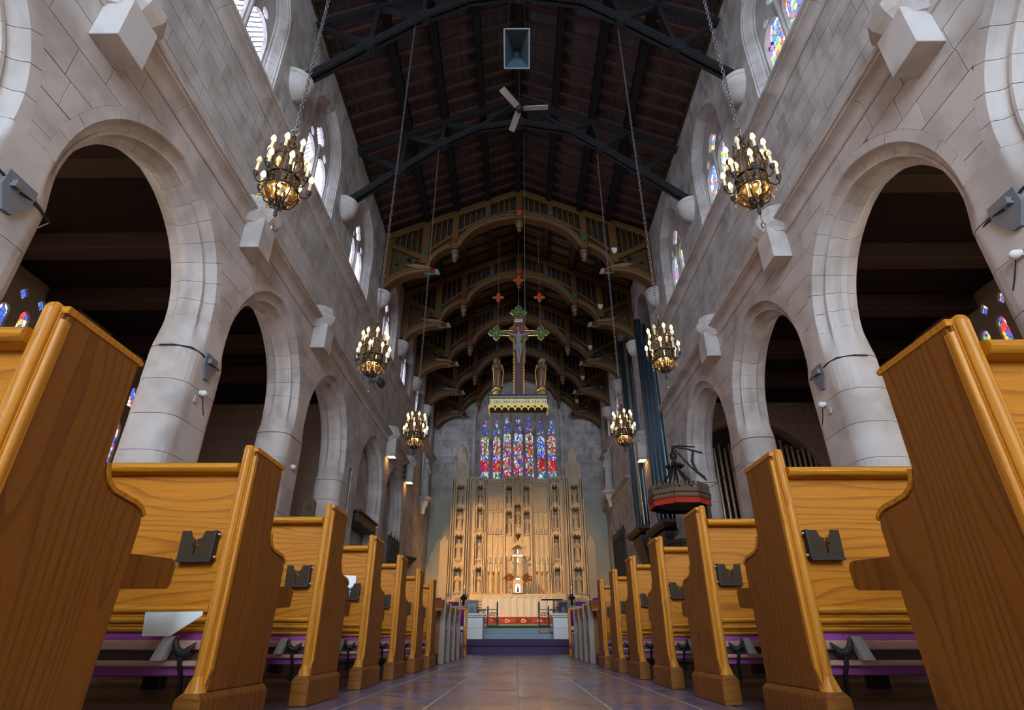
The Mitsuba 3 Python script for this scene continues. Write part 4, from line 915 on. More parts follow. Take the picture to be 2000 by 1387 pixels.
P(k, 'loincloth', cat([loft([[((.09 + (.125 + .012 * math.cos(7 * t + z * 30)) * math.cos(t)), y0 + (.085 + .01 * math.cos(7 * t)) * math.sin(t), z) for t in np.linspace(0, 2 * PI, 29)[:-1]] for z in (8.60, 8.68, 8.76, 8.81)]), hull(ball((-.03, y0 - .05, 8.78), .03), ball((-.05, y0 - .05, 8.58), .035))]), 'skin', 40)
P(k, 'hair', cat([ball((.075, y0 - .02, 9.385), (.062, .062, .058), 2), ball((.12, y0 - .01, 9.31), (.025, .035, .06)), ball((.035, y0 - .01, 9.31), (.025, .035, .06))]), 'robe', True)
P(k, 'halo', ext(Point(.085, 9.37).buffer(.125, quad_segs=6), y0 + .06, y0 + .07, 'y'), 'red')
for i, (x, lab) in enumerate(((-.60, 'gilded robed mourning figure with a halo at the left of the rood cross'), (.80, 'gilded robed mourning figure with a halo at the right of the rood cross'))):
    k = thing('rood_figure', lab, 'statue')
    b, hd = saint(1.06, 3 + i, 7); at = (x, RY - .05, 7.28)
    fc = 18 if i == 0 else -18
    f = lambda m: mv(rot(m, (0, 0, 1), fc), *at)
    P(k, 'robe', f(b), 'robe', 40); P(k, 'head', f(hd), 'skin' if i else 'robe', True)
    for s in (-1, 1): P(k, 'cloak_edge', f(tube([(s * .10, -.115, .80), (s * .17, -.12, .60), (s * .15, -.13, .30), (s * .12, -.13, .03)], [.016, .024, .022, .016], 6)), 'gold', True)
    P(k, 'robe_band', f(tube([(.02, -.12, .5), (.01, -.125, .25), (-.01, -.13, .03)], .02, 6)), 'gold', True)
    P(k, 'halo', f(ext(Point(0, .965).buffer(.115, quad_segs=6), .05, .062, 'y')), 'gold', label='gilt halo')
    P(k, 'pedestal', lathe([(.16, 6.976), (.165, 7.02), (.13, 7.05), (.12, 7.14), (.15, 7.18), (.155, 7.22), (.12, 7.24), (.12, 7.28), (0, 7.28)], 8, (x, RY - .05, 0)), 'gold', 20)
for x, zc, zb, lab in ((CX + .01, 11.37, 10.3, 'centre rod with the highest red cross'), (-.595, 10.66, 9.52, 'left rod with a red cross'), (.80, 10.66, 9.52, 'right rod with a red cross')):
    k = thing('hanging_rod', 'thin gilt rod holding up the rood, ' + lab, 'hanging rod')
    P(k, 'rod', tube([(x, RY, zb), (x, RY, 13.2 if abs(x) > .3 else 14.0)], .013, 6), 'brass', True)
    P(k, 'cross_plate', ext(fleury(x, zc, .20), RY - .03, RY - .015, 'y'), 'gold'); P(k, 'red_cross', ext(unary_union([fleury(x, zc, .165).intersection(unary_union([rect(x - .2, zc - .05, x + .2, zc + .05), rect(x - .05, zc - .2, x + .05, zc + .2)]).buffer(.01))] + [Point(x + a * .12, zc + b * .12).buffer(.045) for a, b in ((1, 0), (-1, 0), (0, 1), (0, -1))]), RY - .042, RY - .03, 'y'), 'red', label='red painted cross')

# ------------------------------------------------------------------ chancel steps and furniture
struct('chancel_step', 'purple carpeted lower step at the head of the aisle', box(-4.3, 4.4, 15.0, 28, -.1, .160, .012), 'carpet')
struct('chancel_step', 'purple carpeted upper step at the head of the aisle', box(-4.3, 4.4, 15.32, 28, .165, .318, .012), 'carpet')
struct('chancel_step', 'pale blue stone step between the low parapets', box(-3, 3.1, 16.3, 28, .318, .45, .012), 'blue_stone'); struct('chancel_step', 'pale blue stone upper step between the low parapets', box(-3, 3.1, 17.0, 28, .45, .595, .012), 'blue_stone')
struct('chancel_step', 'green carpeted sanctuary step', box(-4.3, 4.4, 20.0, 28, .5, .72, .012), 'green_carpet'); struct('chancel_step', 'altar platform', box(-2.6, 2.7, 23.8, 28, .7, .86, .012), 'stone')
for s, nm in ((-1, 'left'), (1, 'right')):
    x0, x1 = (-2.6, -.86) if s < 0 else (.90, 2.7)
    k = thing('parapet', f'low white stone parapet on the {nm} of the chancel steps', 'parapet')
    for j in range(2):
        n_ = 2
        for i in range(n_):
            a, b = x0 + (x1 - x0) * i / n_, x0 + (x1 - x0) * (i + 1) / n_
            P(k, 'stone', box(a + .003, b - .003, 15.5, 15.85, .318 + j * .245, .56 + j * .245, .005), 'white_stone')
    P(k, 'coping', box(x0 - .06, x1 + .06, 15.42, 15.92, .845, .90, .01), 'white_stone'); P(k, 'coping', box(x0 - .03, x1 + .03, 15.46, 15.88, .808, .845, .006), 'white_stone')
    # carved chair behind the parapet
    c = -1.29 if s < 0 else 1.31
    k = thing('sedilia_chair', f'carved dark chair with a {"blue upholstered" if s < 0 else "dark arched"} back behind the {nm} parapet', 'chair')
    P(k, 'frame', ext(rect(c - .17, .95, c + .17, 1.32).difference(rect(c - .12, 1.0, c + .12, 1.27)), 17.45, 17.52, 'y'), 'chair_wood')
    P(k, 'back', box(c - .12, c + .12, 17.48, 17.52, 1.0, 1.27), 'blue_stone' if s < 0 else 'dark_wood'); P(k, 'arch', ext(pointed(c, .06, 1.08, .02, 1.0, 4), 17.46, 17.48, 'y'), 'grey_paint')
    for q in (-.15, .15): P(k, 'leg', box(c + q - .025, c + q + .025, 17.45, 17.52, .595, .95, .005), 'chair_wood')
    P(k, 'seat', box(c - .18, c + .18, 17.1, 17.5, .93, .97, .008), 'chair_wood'); P(k, 'arm', hull(box(c - s * .17 - .02, c - s * .17 + .02, 17.0, 17.5, 1.12, 1.15)), 'chair_wood')
    # communion gate
    k = thing('altar_gate', f'dark iron scrollwork gate on the {nm} of the sanctuary opening', 'gate')
    gx = (-.58, -.86) if s < 0 else (.64, .92)
    for x, zt in ((gx[0], 1.26), (gx[1], 1.14)):
        P(k, 'post', cat([box(x - .022, x + .022, 18, 18.05, .595, zt, .006), hull(box(x - .022, x + .022, 18, 18.05, zt, zt + .01), np.array([(x, 18.025, zt + .08)]))]), 'iron')
    a, b = sorted(gx)
    for z in (.68, 1.09): P(k, 'rail', box(a, b, 18.01, 18.04, z, z + .02), 'iron')
    for cx, cz, rr_ in ((a + .09, .80, .07), (b - .09, .80, .07), (a + .09, .97, .07), (b - .09, .97, .07)):
        P(k, 'scroll', tube([(cx + rr_ * (1 - t / 9) * math.cos(t), 18.025, cz + rr_ * (1 - t / 9) * math.sin(t)) for t in np.linspace(0, 7.5, 16)], .009, 5), 'iron', True)
    k = thing('communion_rail', f'carved wooden communion rail on the {nm}', 'rail')
    a, b = (-2.4, -.9) if s < 0 else (.96, 2.5)
    P(k, 'handrail', box(a, b, 17.98, 18.08, 1.07, 1.12, .01), 'chair_wood'); P(k, 'base_rail', box(a, b, 18.0, 18.06, .63, .68), 'chair_wood')
    for i in range(9): P(k, 'baluster', lathe([(.02, .68), (.03, .75), (.015, .85), (.03, .95), (.02, 1.07)], 6, (a + .1 + i * .165, 18.03, 0)), 'red_dark' if i % 2 else 'chair_wood', True)
    # paschal candlesticks
    x = -1.79 if s < 0 else 1.83
    k = thing('pavement_candlestick', f'tall black floor candlestick with a lit white candle on the {nm} of the altar', 'candlestick')
    P(k, 'stem', lathe([(.16, .72), (.16, .76), (.05, .80), (.035, .95), (.06, 1.0), (.035, 1.06), (.03, 1.35), (.055, 1.40), (.03, 1.45), (.05, 1.5), (.11, 1.56), (.12, 1.60), (.05, 1.62), (.05, 1.68), (0, 1.68)], 12, (x, 20.4, 0)), 'black', 35)
    for q in range(4): P(k, 'scroll', tube([(x + .04 * math.cos(q * PI / 2), 20.4 + .04 * math.sin(q * PI / 2), 1.3), (x + .11 * math.cos(q * PI / 2), 20.4 + .11 * math.sin(q * PI / 2), 1.42), (x + .10 * math.cos(q * PI / 2), 20.4 + .10 * math.sin(q * PI / 2), 1.54)], .012, 5), 'black', True)
    P(k, 'candle', lathe([(.035, 1.66), (.035, 1.86), (0, 1.865)], 10, (x, 20.4, 0)), 'wax', 40); P(k, 'flame', lathe([(0, 1.865), (.013, 1.89), (0, 1.93)], 6, (x, 20.4, 0)), 'flame')
    # choir stalls
    for i, (y, zt, zb) in enumerate(((8.55, .80, .43), (9.25, .78, .42), (10.0, .77, .42), (10.8, .79, .40))):
        yy = y if s < 0 else y + .1
        k = thing('choir_desk', f'oak choir desk with tall post and purple seat on the {nm}, {["first", "second", "third", "fourth"][i]} beyond the pews', 'choir stall')
        xa = .995; X = lambda m: mp(m, lambda a: np.c_[s * a[:, 0], a[:, 1], a[:, 2]])
        P(k, 'end_post', X(box(xa, xa + .075, yy, yy + .05, 0, zt, .004)), 'chair_wood'); P(k, 'end_board', X(box(xa + .02, xa + .06, yy + .28, yy + .44, 0, zb, .006)), 'chair_wood')
        P(k, 'desk', X(hull(box(xa + .02, 3.6, yy, yy + .03, zt - .06, zt - .01), box(xa + .02, 3.6, yy - .30, yy - .28, zt - .16, zt - .13))), 'oak_end'); P(k, 'front_panel', X(box(xa + .07, 3.6, yy + .01, yy + .035, .12, zt - .06)), 'oak_end')
        P(k, 'seat', X(box(xa + .05, 3.6, yy + .30, yy + .62, zb - .05, zb, .012)), 'purple_cloth'); P(k, 'knee_board', X(box(xa + .1, 3.5, yy + .18, yy + .25, .2, .24, .01)), 'oak_end')
    k = thing('choir_end_post', f'slim orange stall end with purple kneeler at the steps on the {nm}', 'stall end')
    x = -1.02 if s < 0 else 1.04
    P(k, 'post', box(x - .025, x + .025, 12.3, 12.38, 0, .86, .006), 'oak_trim'); P(k, 'top_rail', box(*sorted((x, x + s * .9)), 12.3, 12.4, .83, .87, .008), 'oak_trim'); P(k, 'kneeler', box(*sorted((x - s * .02, x + s * .8)), 12.1, 12.3, .17, .23, .02), 'purple')
    for i, (x, y, zt) in enumerate(((1.62, 12.05, 1.04), (1.36, 12.95, 1.02))):
        k = thing('choir_chair', f'choir chair with purple upholstered back on the {nm}, {"outer" if i == 0 else "inner"} one of two', 'chair')
        X = lambda m: mp(m, lambda a: np.c_[s * (x + a[:, 0]), y + a[:, 1], a[:, 2]])
        P(k, 'back', X(box(-.24, .24, 0, .06, .55, zt - .12, .02)), 'purple_cloth'); P(k, 'head_roll', X(box(-.12, .12, 0, .07, zt - .08, zt, .02)), 'purple_cloth'); P(k, 'rail', X(box(-.27, .27, -.01, .07, zt - .12, zt - .08, .008)), 'chair_wood')
        P(k, 'seat', X(box(-.24, .24, -.42, .0, .42, .48, .015)), 'purple_cloth')
        for a in (-.24, .24):
            for b in (-.4, .04): P(k, 'leg', X(box(a - .02, a + .02, b - .02, b + .02, 0, .56 if b > 0 else .44)), 'chair_wood')
    solid('hymn_book', f'open white hymn book lying on the {nm} choir desk', 'book', mv(cat([hull(box(s * 1.30 - .1, s * 1.30, 10.9, 11.1, .76, .80)), hull(box(s * 1.30, s * 1.30 + .1, 10.9, 11.1, .76, .81))]), 0, 0, -.03), 'paper')
solid('folder', 'dark blue choir folder standing on the left choir desk', 'folder', box(-1.28, -1.16, 10.32, 10.34, .50, .66, .002), 'blue')
solid('folder', 'crimson choir folder standing on the right choir desk', 'folder', box(1.2, 1.36, 10.42, 10.44, .52, .68, .002), 'red_dark')
solid('folder', 'pale blue choir folder standing on the right choir desk behind the crimson one', 'folder', box(1.42, 1.52, 11.3, 11.32, .56, .74, .002), 'blue_stone')
k = thing('music_stand', 'slim dark music stand with a flat desk by the right parapet', 'stand')
P(k, 'pole', lathe([(.12, .45), (.12, .47), (.02, .49), (.014, .6), (.02, .85), (.028, .87), (.012, .9), (.012, 1.26)], 8, (1.0, 16.6, 0)), 'dark_wood', 30); P(k, 'desk', box(.66, 1.24, 16.5, 16.75, 1.27, 1.295, .005), 'dark_wood')
solid('kneeling_cushion', 'small rose kneeling cushion on the blue step beside the right parapet', 'cushion', box(.58, .86, 16.45, 16.75, .452, .565, .03), 'kneeler_wood')

# altar and what stands on it
k = thing('altar', 'long altar under a plain cream frontal with an embroidered red hem', 'altar')
P(k, 'body', box(-1.4, 1.42, 25.05, 26.0, .86, 1.86), 'stone')
fv = [(x, 25.0 + .012 * math.sin(x * 21) + .006 * math.sin(x * 47)) for x in np.linspace(-1.44, 1.46, 120)]
P(k, 'frontal', ext(LineString(fv).buffer(.008, cap_style=2), 1.15, 1.9, 'z'), 'linen', True); P(k, 'top_cloth', box(-1.46, 1.48, 24.98, 26.05, 1.89, 1.91), 'linen')
P(k, 'hem', box(-1.42, 1.44, 24.985, 25.02, .87, 1.15), 'red', label='embroidered red hem')
for i in range(13):
    x = -1.3 + i * .218
    q = unary_union([Point(x, 1.01).buffer(.075, quad_segs=3).difference(Point(x, 1.01).buffer(.04, quad_segs=3)), Polygon([(x + .075, 1.01), (x + .11, 1.06), (x + .145, 1.01), (x + .11, .96)])])
    P(k, 'embroidery', ext(q, 24.97, 24.986, 'y'), 'linen' if i % 3 == 1 else ('reredos_dark' if i % 2 else 'green'))
k = thing('gradine', 'stone shelf behind the altar', 'shelf')
P(k, 'shelf', box(-2.1, 2.15, 26.35, 27, .86, 2.12, .02), 'reredos')
for s in (-1, 1):
    for j in range(4): P(k, 'ledge', box(*sorted((s * 1.5, s * 2.05)), 26.30, 26.36, 1.45 + j * .12, 1.54 + j * .12, .01), 'reredos')
k = thing('tabernacle', 'stone tabernacle with a silver arched door in the middle of the altar shelf', 'tabernacle')
P(k, 'body', box(-.2, .27, 26.3, 26.75, 2.12, 2.68, .02), 'reredos'); P(k, 'door', ext(pointed(.035, .12, 2.38, .02, 2.16, 6), 26.28, 26.3, 'y'), 'silver', label='silver arched door'); P(k, 'relief', cat([ball((.035, 26.27, 2.40), (.025, .01, .025)), ext(Polygon([(-.02, 2.18), (.09, 2.18), (.055, 2.38), (.015, 2.38)]), 26.265, 26.28, 'y')]), 'black'); P(k, 'base', box(-.06, .13, 26.4, 26.6, 2.68, 2.76, .01), 'silver')
k = thing('altar_cross', 'tall silver altar cross standing on the tabernacle', 'cross')
P(k, 'stem', lathe([(.07, 2.76), (.06, 2.8), (.02, 2.85), (.03, 2.95), (.02, 3.05), (.03, 3.15), (.015, 3.3), (.015, 3.45)], 10, (.035, 26.5, 0)), 'gold', 30); P(k, 'cross', ext(unary_union([rect(.01, 3.42, .06, 3.92), rect(-.15, 3.68, .22, 3.735), Point(.035, 3.94).buffer(.035), Point(-.16, 3.707).buffer(.035), Point(.23, 3.707).buffer(.035)]), 26.48, 26.52, 'y'), 'silver')
P(k, 'corpus', body([(((.035, 26.46, 3.80), .022), ((.035, 26.46, 3.72), .03)), (((.035, 26.46, 3.72), .03), ((.035, 26.46, 3.60), .022)), (((.035, 26.46, 3.60), .022), ((.035, 26.46, 3.46), .014)), (((.035, 26.46, 3.74), .02), ((-.10, 26.47, 3.77), .012)), (((.035, 26.46, 3.74), .02), ((.17, 26.47, 3.77), .012))]), 'linen', True)
P(k, 'knop', lathe([(0, 3.22), (.05, 3.26), (.055, 3.32), (.02, 3.38), (0, 3.4)], 10, (.035, 26.5, 0)), 'silver', 30)
for i, x in enumerate((-1.27, -1.05, -.82, .90, 1.11, 1.33)):
    k = thing('altar_candlestick', f'brass altar candlestick with long white candle, {["outermost left", "middle left", "innermost left", "innermost right", "middle right", "outermost right"][i]}', 'candlestick')
    P(k, 'stick', lathe([(.085, 2.12), (.08, 2.16), (.03, 2.24), (.02, 2.32), (.035, 2.40), (.018, 2.46), (.018, 2.62), (.035, 2.68), (.018, 2.74), (.018, 2.92), (.05, 3.0), (.065, 3.03), (.06, 3.05), (0, 3.05)], 10, (x, 26.6, 0)), 'brass', 35); P(k, 'candle', lathe([(.026, 3.04), (.024, 3.64), (0, 3.645)], 8, (x, 26.6, 0)), 'wax', 40)
for i, x in enumerate((-.36, .43)):
    k = thing('flower_vase', f'silver urn of red and orange flowers to the {"left" if i == 0 else "right"} of the tabernacle', 'vase')
    P(k, 'urn', lathe([(.09, 2.12), (.08, 2.17), (.03, 2.22), (.03, 2.34), (.09, 2.42), (.11, 2.52), (.13, 2.58), (.12, 2.58), (0, 2.5)], 12, (x, 26.55, 0)), 'silver', 35)
    r = random.Random(i + 5); lf, fw, fo = [], [], []
    for q in range(130):
        a, b, d = r.uniform(0, 2 * PI), r.uniform(-.5, 1.5), r.uniform(.08, .24)
        p_ = (x + d * math.cos(a) * math.cos(b), 26.5 + d * .8 * math.sin(a) * math.cos(b), 2.74 + d * .95 * math.sin(b))
        (fw if q % 3 == 0 else fo if q % 7 == 1 else lf).append(ball(p_, (.03, .03, .028) if q % 3 == 0 else (.022, .03, .035)))
    P(k, 'foliage', cat(lf), 'leaf', stuff=True); P(k, 'blossoms', cat(fw), 'flower', stuff=True); P(k, 'blossoms', cat(fo), 'flower_orange', stuff=True)
k = thing('sanctuary_lamp', 'brass sanctuary lamp with a white candle hanging on a chain before the reredos', 'hanging lamp')
lc = (.045, 24.2)
P(k, 'bowl', lathe([(0, 3.98), (.02, 4.0), (.03, 4.06), (.10, 4.14), (.12, 4.2), (.16, 4.24), (.12, 4.27), (.05, 4.30), (0, 4.30)], 12, (*lc, 0)), 'gold', 35); P(k, 'candle', lathe([(.045, 4.30), (.045, 4.58), (0, 4.59)], 10, (*lc, 0)), 'wax', 40); P(k, 'crown', lathe([(.02, 4.86), (.06, 4.84), (.05, 4.9), (.01, 4.95)], 10, (*lc, 0)), 'gold', 35)
P(k, 'chain', cat([tube([(lc[0], lc[1], 4.95), (lc[0], lc[1], 14.1)], .007, 4), *[tube([(lc[0] + .13 * math.cos(a), lc[1] + .13 * math.sin(a), 4.24), (lc[0] + .04 * math.cos(a), lc[1] + .04 * math.sin(a), 4.86)], .006, 4) for a in (0, 2.1, 4.2)]]), 'brass', True)

# ------------------------------------------------------------------ the reredos
k = thing('reredos', 'tall carved stone reredos with rows of niches rising behind the altar', 'reredos')
RF = 27.0
sil = Polygon([(-3.15, .86), (-3.12, 4.6), (-3.02, 7.5), (-2.32, 7.5), (-2.32, 7.2), (2.40, 7.2), (2.40, 7.5), (3.06, 7.5), (3.18, 4.6), (3.22, .86)])
NX = [-2.70, -1.75, 1.83, 2.78]
NZ = [(2.22, 3.25), (3.62, 4.68), (4.98, 5.93), (6.15, 6.98)]
niches = [(x, a, b, .17) for x in NX for a, b in NZ]
niches += [(-.37, 6.12, 6.95, .14), (.46, 6.12, 6.95, .14), (-.37, 4.72, 5.78, .14), (.46, 4.72, 5.78, .14), (.045, 5.15, 6.1, .15)]
def nich(n): return pointed(n[0], n[3], n[2] - .16, .03, n[1], 5)
P(k, 'face', ext(sil.difference(unary_union([nich(n) for n in niches])), RF, RF + .42, 'y'), 'reredos'); P(k, 'back_wall', ext(sil, RF + .42, RF + .6, 'y'), 'reredos')
for x in [-3.08, -2.98, -2.42, -2.32, -2.22, -1.98, -1.90, -1.60, -1.52, -1.45, -.60, -.56, -.20, -.15, .24, .29, .65, .69, 1.53, 1.60, 1.68, 1.98, 2.06, 2.30, 2.40, 2.50, 3.06, 3.16]:
    d = .26 if abs(abs(x - .04) - 2.4) < .2 else (.22 if abs(abs(x - .04) - 3.05) < .12 else .15)
    P(k, 'shaft', hull(np.array([(x + a, RF - b, z) for z in (2.12, 7.3) for a, b in ((-.035, 0), (-.02, d), (.02, d), (.035, 0))])), 'reredos')
for x0, x1 in ((-1.38, -.66), (.76, 1.46)):
    for j in range(4):
        x = x0 + (x1 - x0) * j / 3
        P(k, 'panel_rib', box(x - .018, x + .018, RF - .05, RF, 2.15, 6.3, .008), 'reredos')
    for z in (3.45, 4.72, 5.72, 6.95):
        st = rect(x0, z, x1, z + .26)
        hol = []
        for j in range(6):
            c = x0 + (x1 - x0) * (j + .5) / 6
            hol += [pointed(c, .038, z + .10, .02, z + .02, 3), Point(c, z + .205).buffer(.03, quad_segs=2)]
        P(k, 'tracery_band', ext(st.difference(unary_union(hol)), RF - .06, RF - .01, 'y'), 'reredos')
for x0, x1 in ((-2.28, -1.5), (-1.45, -.6), (-.58, .66), (.7, 1.5), (1.55, 2.35)):
    n = max(3, int((x1 - x0) / .11)); z = 7.1 + (.1 if abs(x0 + .58) < .1 or abs(x0) > 1.5 else 0)
    st = rect(x0, z, x1, z + .18); w = (x1 - x0) / n
    P(k, 'parapet', ext(st.union(unary_union([Polygon([(x0 + w * i, z + .18), (x0 + w * (i + .5), z + .26), (x0 + w * (i + 1), z + .18)]) for i in range(n)])).difference(unary_union([Point(x0 + w * (i + .5), z + .09).buffer(.032, quad_segs=2) for i in range(n)])), RF - .08, RF + .2, 'y'), 'reredos')
for x, a, b, w in niches:
    g = unary_union([Polygon([(x - w - .03, b - .12), (x - w * .5, b + .04), (x, b - .05), (x + w * .5, b + .04), (x + w + .03, b - .12), (x + w + .03, b + .05), (x + w * .5, b + .12), (x, b + .2), (x - w * .5, b + .12), (x - w - .03, b + .05)]).buffer(.004)])
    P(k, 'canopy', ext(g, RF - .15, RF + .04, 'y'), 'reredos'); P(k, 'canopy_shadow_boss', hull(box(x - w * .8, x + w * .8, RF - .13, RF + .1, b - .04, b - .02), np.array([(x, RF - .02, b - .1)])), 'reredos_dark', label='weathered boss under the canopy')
    P(k, 'plinth', hull(box(x - w * .9, x + w * .9, RF - .10, RF + .2, a - .03, a), np.array([(x - .04, RF, a - .16), (x + .04, RF, a - .16)])), 'reredos')
for c, zt in ((-2.70, 9.1), (2.74, 9.0)):
    P(k, 'turret', cat([hull(box(c - .33, c + .33, RF, RF + .5, 7.45, 7.5), box(c - .28, c + .28, RF + .05, RF + .45, 8.0, 8.1)), hull(box(c - .24, c + .24, RF + .05, RF + .45, 8.05, 8.1), box(c - .20, c + .20, RF + .08, RF + .42, 8.6, 8.65)), lathe([(.22, 8.6), (.21, 8.75), (.15, 8.92), (.05, 9.05), (0, 9.06)], 8, (c, RF + .25, 0))]), 'reredos')
    for s in (-1, 1): P(k, 'pinnacle', hull(box(c + s * .32 - .06, c + s * .32 + .06, RF - .08, RF + .06, 7.3, 7.9), np.array([(c + s * .32, RF, 8.3)])), 'reredos')
    for q in range(5): P(k, 'turret_rib', box(c - .26 + q * .13 - .018, c - .26 + q * .13 + .018, RF - .03, RF + .08, 7.5, 8.05 if q % 2 else 8.2, .006), 'reredos')
    P(k, 'turret_finial', cat([box(c - .012, c + .012, RF + .23, RF + .27, 9.05, 9.28), box(c - .06, c + .06, RF + .235, RF + .265, 9.17, 9.195)]), 'reredos')
for s, x in ((-1, -3.38), (1, 3.44)): P(k, 'wing', cat([box(x - .20, x + .20, RF + .1, RF + .6, .86, 4.45, .02), hull(box(x - .16, x + .16, RF + .12, RF + .5, 4.4, 4.45), np.array([(x, RF + .3, 4.75)]))]), 'reredos')
for q in range(2): P(k, 'corbel', hull(box((-2.55, 2.6)[q] - .2, (-2.55, 2.6)[q] + .2, RF - .25, RF, 1.98, 2.10), np.array([((-2.55, 2.6)[q], RF - .03, 1.6)])), 'reredos')
P(k, 'centre_canopy', ext(Polygon([(-.24, 4.05), (.045, 4.22), (.33, 4.05), (.33, 4.2), (.2, 4.3), (.045, 4.42), (-.11, 4.3), (-.24, 4.2)]), RF - .25, RF, 'y'), 'reredos')
for x in (-.37, .46): P(k, 'pendant_base', cat([box(x - .15, x + .15, RF - .14, RF, 3.75, 4.6, .01), hull(box(x - .15, x + .15, RF - .14, RF, 3.74, 3.76), np.array([(x, RF - .02, 3.5)]))]), 'reredos')
b0, h0 = saint(.98, 12)
bods = [tuple(saint(.98, sd)) for sd in (12, 21, 33)]
plys = [(mikit.ply(b, 'mat_reredos', 40), mikit.ply(h, 'mat_reredos', True)) for b, h in bods]
for i, (x, a, b, w) in enumerate(niches):
    g = 'carved saints in the niches of the reredos'
    q = thing('saint_statue', 'carved stone saint in a reredos niche, ' + (f'{["lowest", "second", "third", "top"][i % 4]} of the {["far left", "inner left", "inner right", "far right"][i // 4]} column' if i < 16 else ['upper left of centre', 'upper right of centre', 'lower left of centre', 'lower right of centre', 'in the middle'][i - 16]), 'statue', g)
    s = (b - a - .10) / .98 * .93; m4 = T().translate([x, RF + .12, a]).scale([min(s, 1.0) * .95, .8, s])
    scene[q + '__robe'] = {**plys[i % 3][0], 'to_world': m4}; scene[q + '__head'] = {**plys[i % 3][1], 'to_world': m4}

# statues, screens and woodwork on the chancel walls
for s, y, z0, h, lab in ((-1, 24.9, 5.95, 2.0, 'large pale stone angel on a corbel on the left chancel wall'), (1, 25.4, 6.35, 2.0, 'large pale stone angel on a corbel on the right chancel wall')):
    k = thing('angel_statue', lab, 'statue')
    x = -4.12 if s < 0 else 4.22
    b, hd = saint(h * .92, 5); f = lambda m: mv(rot(m, (0, 0, 1), s * -90 + (25 if s < 0 else -25)), x, y, z0)
    P(k, 'robe', f(b), 'dressed', 40); P(k, 'head', f(hd), 'dressed', True)
    for t in (-1, 1): P(k, 'wing', mv(rot(ext(Polygon([(0, .6), (.16, 1.0), (.22, 1.55), (.12, 2.0), (.02, 1.7), (-.05, 1.1)]), -.04, .04, 'y'), (0, 0, 1), 90 * t if s < 0 else -90 * t), x - s * -.10, y + t * .10, z0), 'dressed')
    P(k, 'corbel', lathe([(0, z0 - .75), (.08, z0 - .72), (.10, z0 - .5), (.2, z0 - .35), (.22, z0 - .2), (.34, z0 - .1), (.36, z0), (0, z0)], 10, (x, y, 0)), 'dressed', 30)
def screen(s, y0, y1, z0, z1, n, label):
    W = WM(s); k = thing('carved_screen', label, 'screen')
    P(k, 'panel', mp(box(-.12, -.02, y0, y1, z0, z0 + (z1 - z0) * .45, .01), W), 'dark_wood'); P(k, 'rail', mp(box(-.2, -.02, y0 - .03, y1 + .03, z0 + (z1 - z0) * .45, z0 + (z1 - z0) * .5, .01), W), 'dark_wood')
    for i in range(n):
        y = y0 + (y1 - y0) * (i + .5) / n
        P(k, 'pinnacle', mp(cat([box(-.14, -.06, y - .04, y + .04, z0, z1 - .2, .01), hull(box(-.15, -.05, y - .05, y + .05, z1 - .3, z1 - .25), np.array([(-.1, y, z1 + (.1 if i % 2 else 0))])), ball((-.1, y, z1 - .1), .045)]), W), 'dark_wood')
        if i < n - 1: P(k, 'arch', mp(ext(rect(y, z0 + (z1 - z0) * .5, y + (y1 - y0) / n, z1 - .35).difference(pointed(y + (y1 - y0) / n / 2, (y1 - y0) / n / 2 - .05, z1 - .6, .02, z0, 4)), -.11, -.07, 'x'), W), 'dark_wood')
screen(1, 23.0, 26.2, .7, 4.5, 6, 'dark carved wooden canopied screen against the right chancel wall'); screen(-1, 18.9, 20.8, .6, 3.45, 7, 'dark carved stall screen in the second blind arch of the left chancel wall')
solid('wooden_shelf_box', 'dark wooden box cornice in the first blind arch of the left chancel wall', 'cornice', mp(cat([box(-.05, .4, 15.35, 17.35, 3.12, 3.4, .02), box(-.1, .42, 15.3, 17.4, 3.38, 3.44, .01)]), WM(-1)), 'dark_wood')
solid('wooden_bracket', 'dark triangular wooden bracket shelf on the left chancel wall', 'bracket', mp(hull(np.array([(0, 22.6, 3.2), (0, 23.9, 3.2), (-.35, 23.2, 3.2), (0, 22.9, 2.85), (0, 23.6, 2.85), (-.35, 23.2, 3.15)])), WM(-1)), 'dark_wood')
# organ pipes of the right chancel
for b, (c, zt0, zt1, zb) in enumerate(((16.95, 8.3, 11.1, 3.3), (20.1, 10.6, 11.7, 3.7))):
    for i in range(9):
        y = c - 1.0 + i * .25; rad = .115
        top = zt0 + (zt1 - zt0) * i / 8
        W = WM(1); m = lathe([(0, zb), (.03, zb), (rad, zb + .7 + .1 * (i % 2)), (rad, top), (rad * .92, top), (rad * .9, top - .1), (0, top - .12)], 14, (.02 if i % 2 else .12, y, 0))
        solid('organ_pipe', f'tall dark blue grey organ pipe in the {"first" if b == 0 else "second"} organ bay, {ORDN[i]} from the nave', 'organ pipe', mp(m, W), 'pipe_dark' if b == 0 or i % 3 else 'pipe_gold', 40, f'pipes of the {"first" if b == 0 else "second"} organ bay')
    k = thing('organ_console_shelf', f'dark carved wooden bracket carrying the pipes of the {"first" if b == 0 else "second"} organ bay', 'bracket')
    P(k, 'shelf', mp(hull(box(-.38, .3, c - 1.1, c + 1.1, zb - .1, zb), box(-.30, .3, c - 1.0, c + 1.0, zb - .2, zb - .1)), WM(1)), 'dark_wood'); P(k, 'bracket', mp(hull(box(-.25, .3, c - .7, c + .7, zb - .35, zb - .25), box(.0, .3, c - .5, c + .5, zb - 1.2, zb - 1.1)), WM(1)), 'dark_wood')
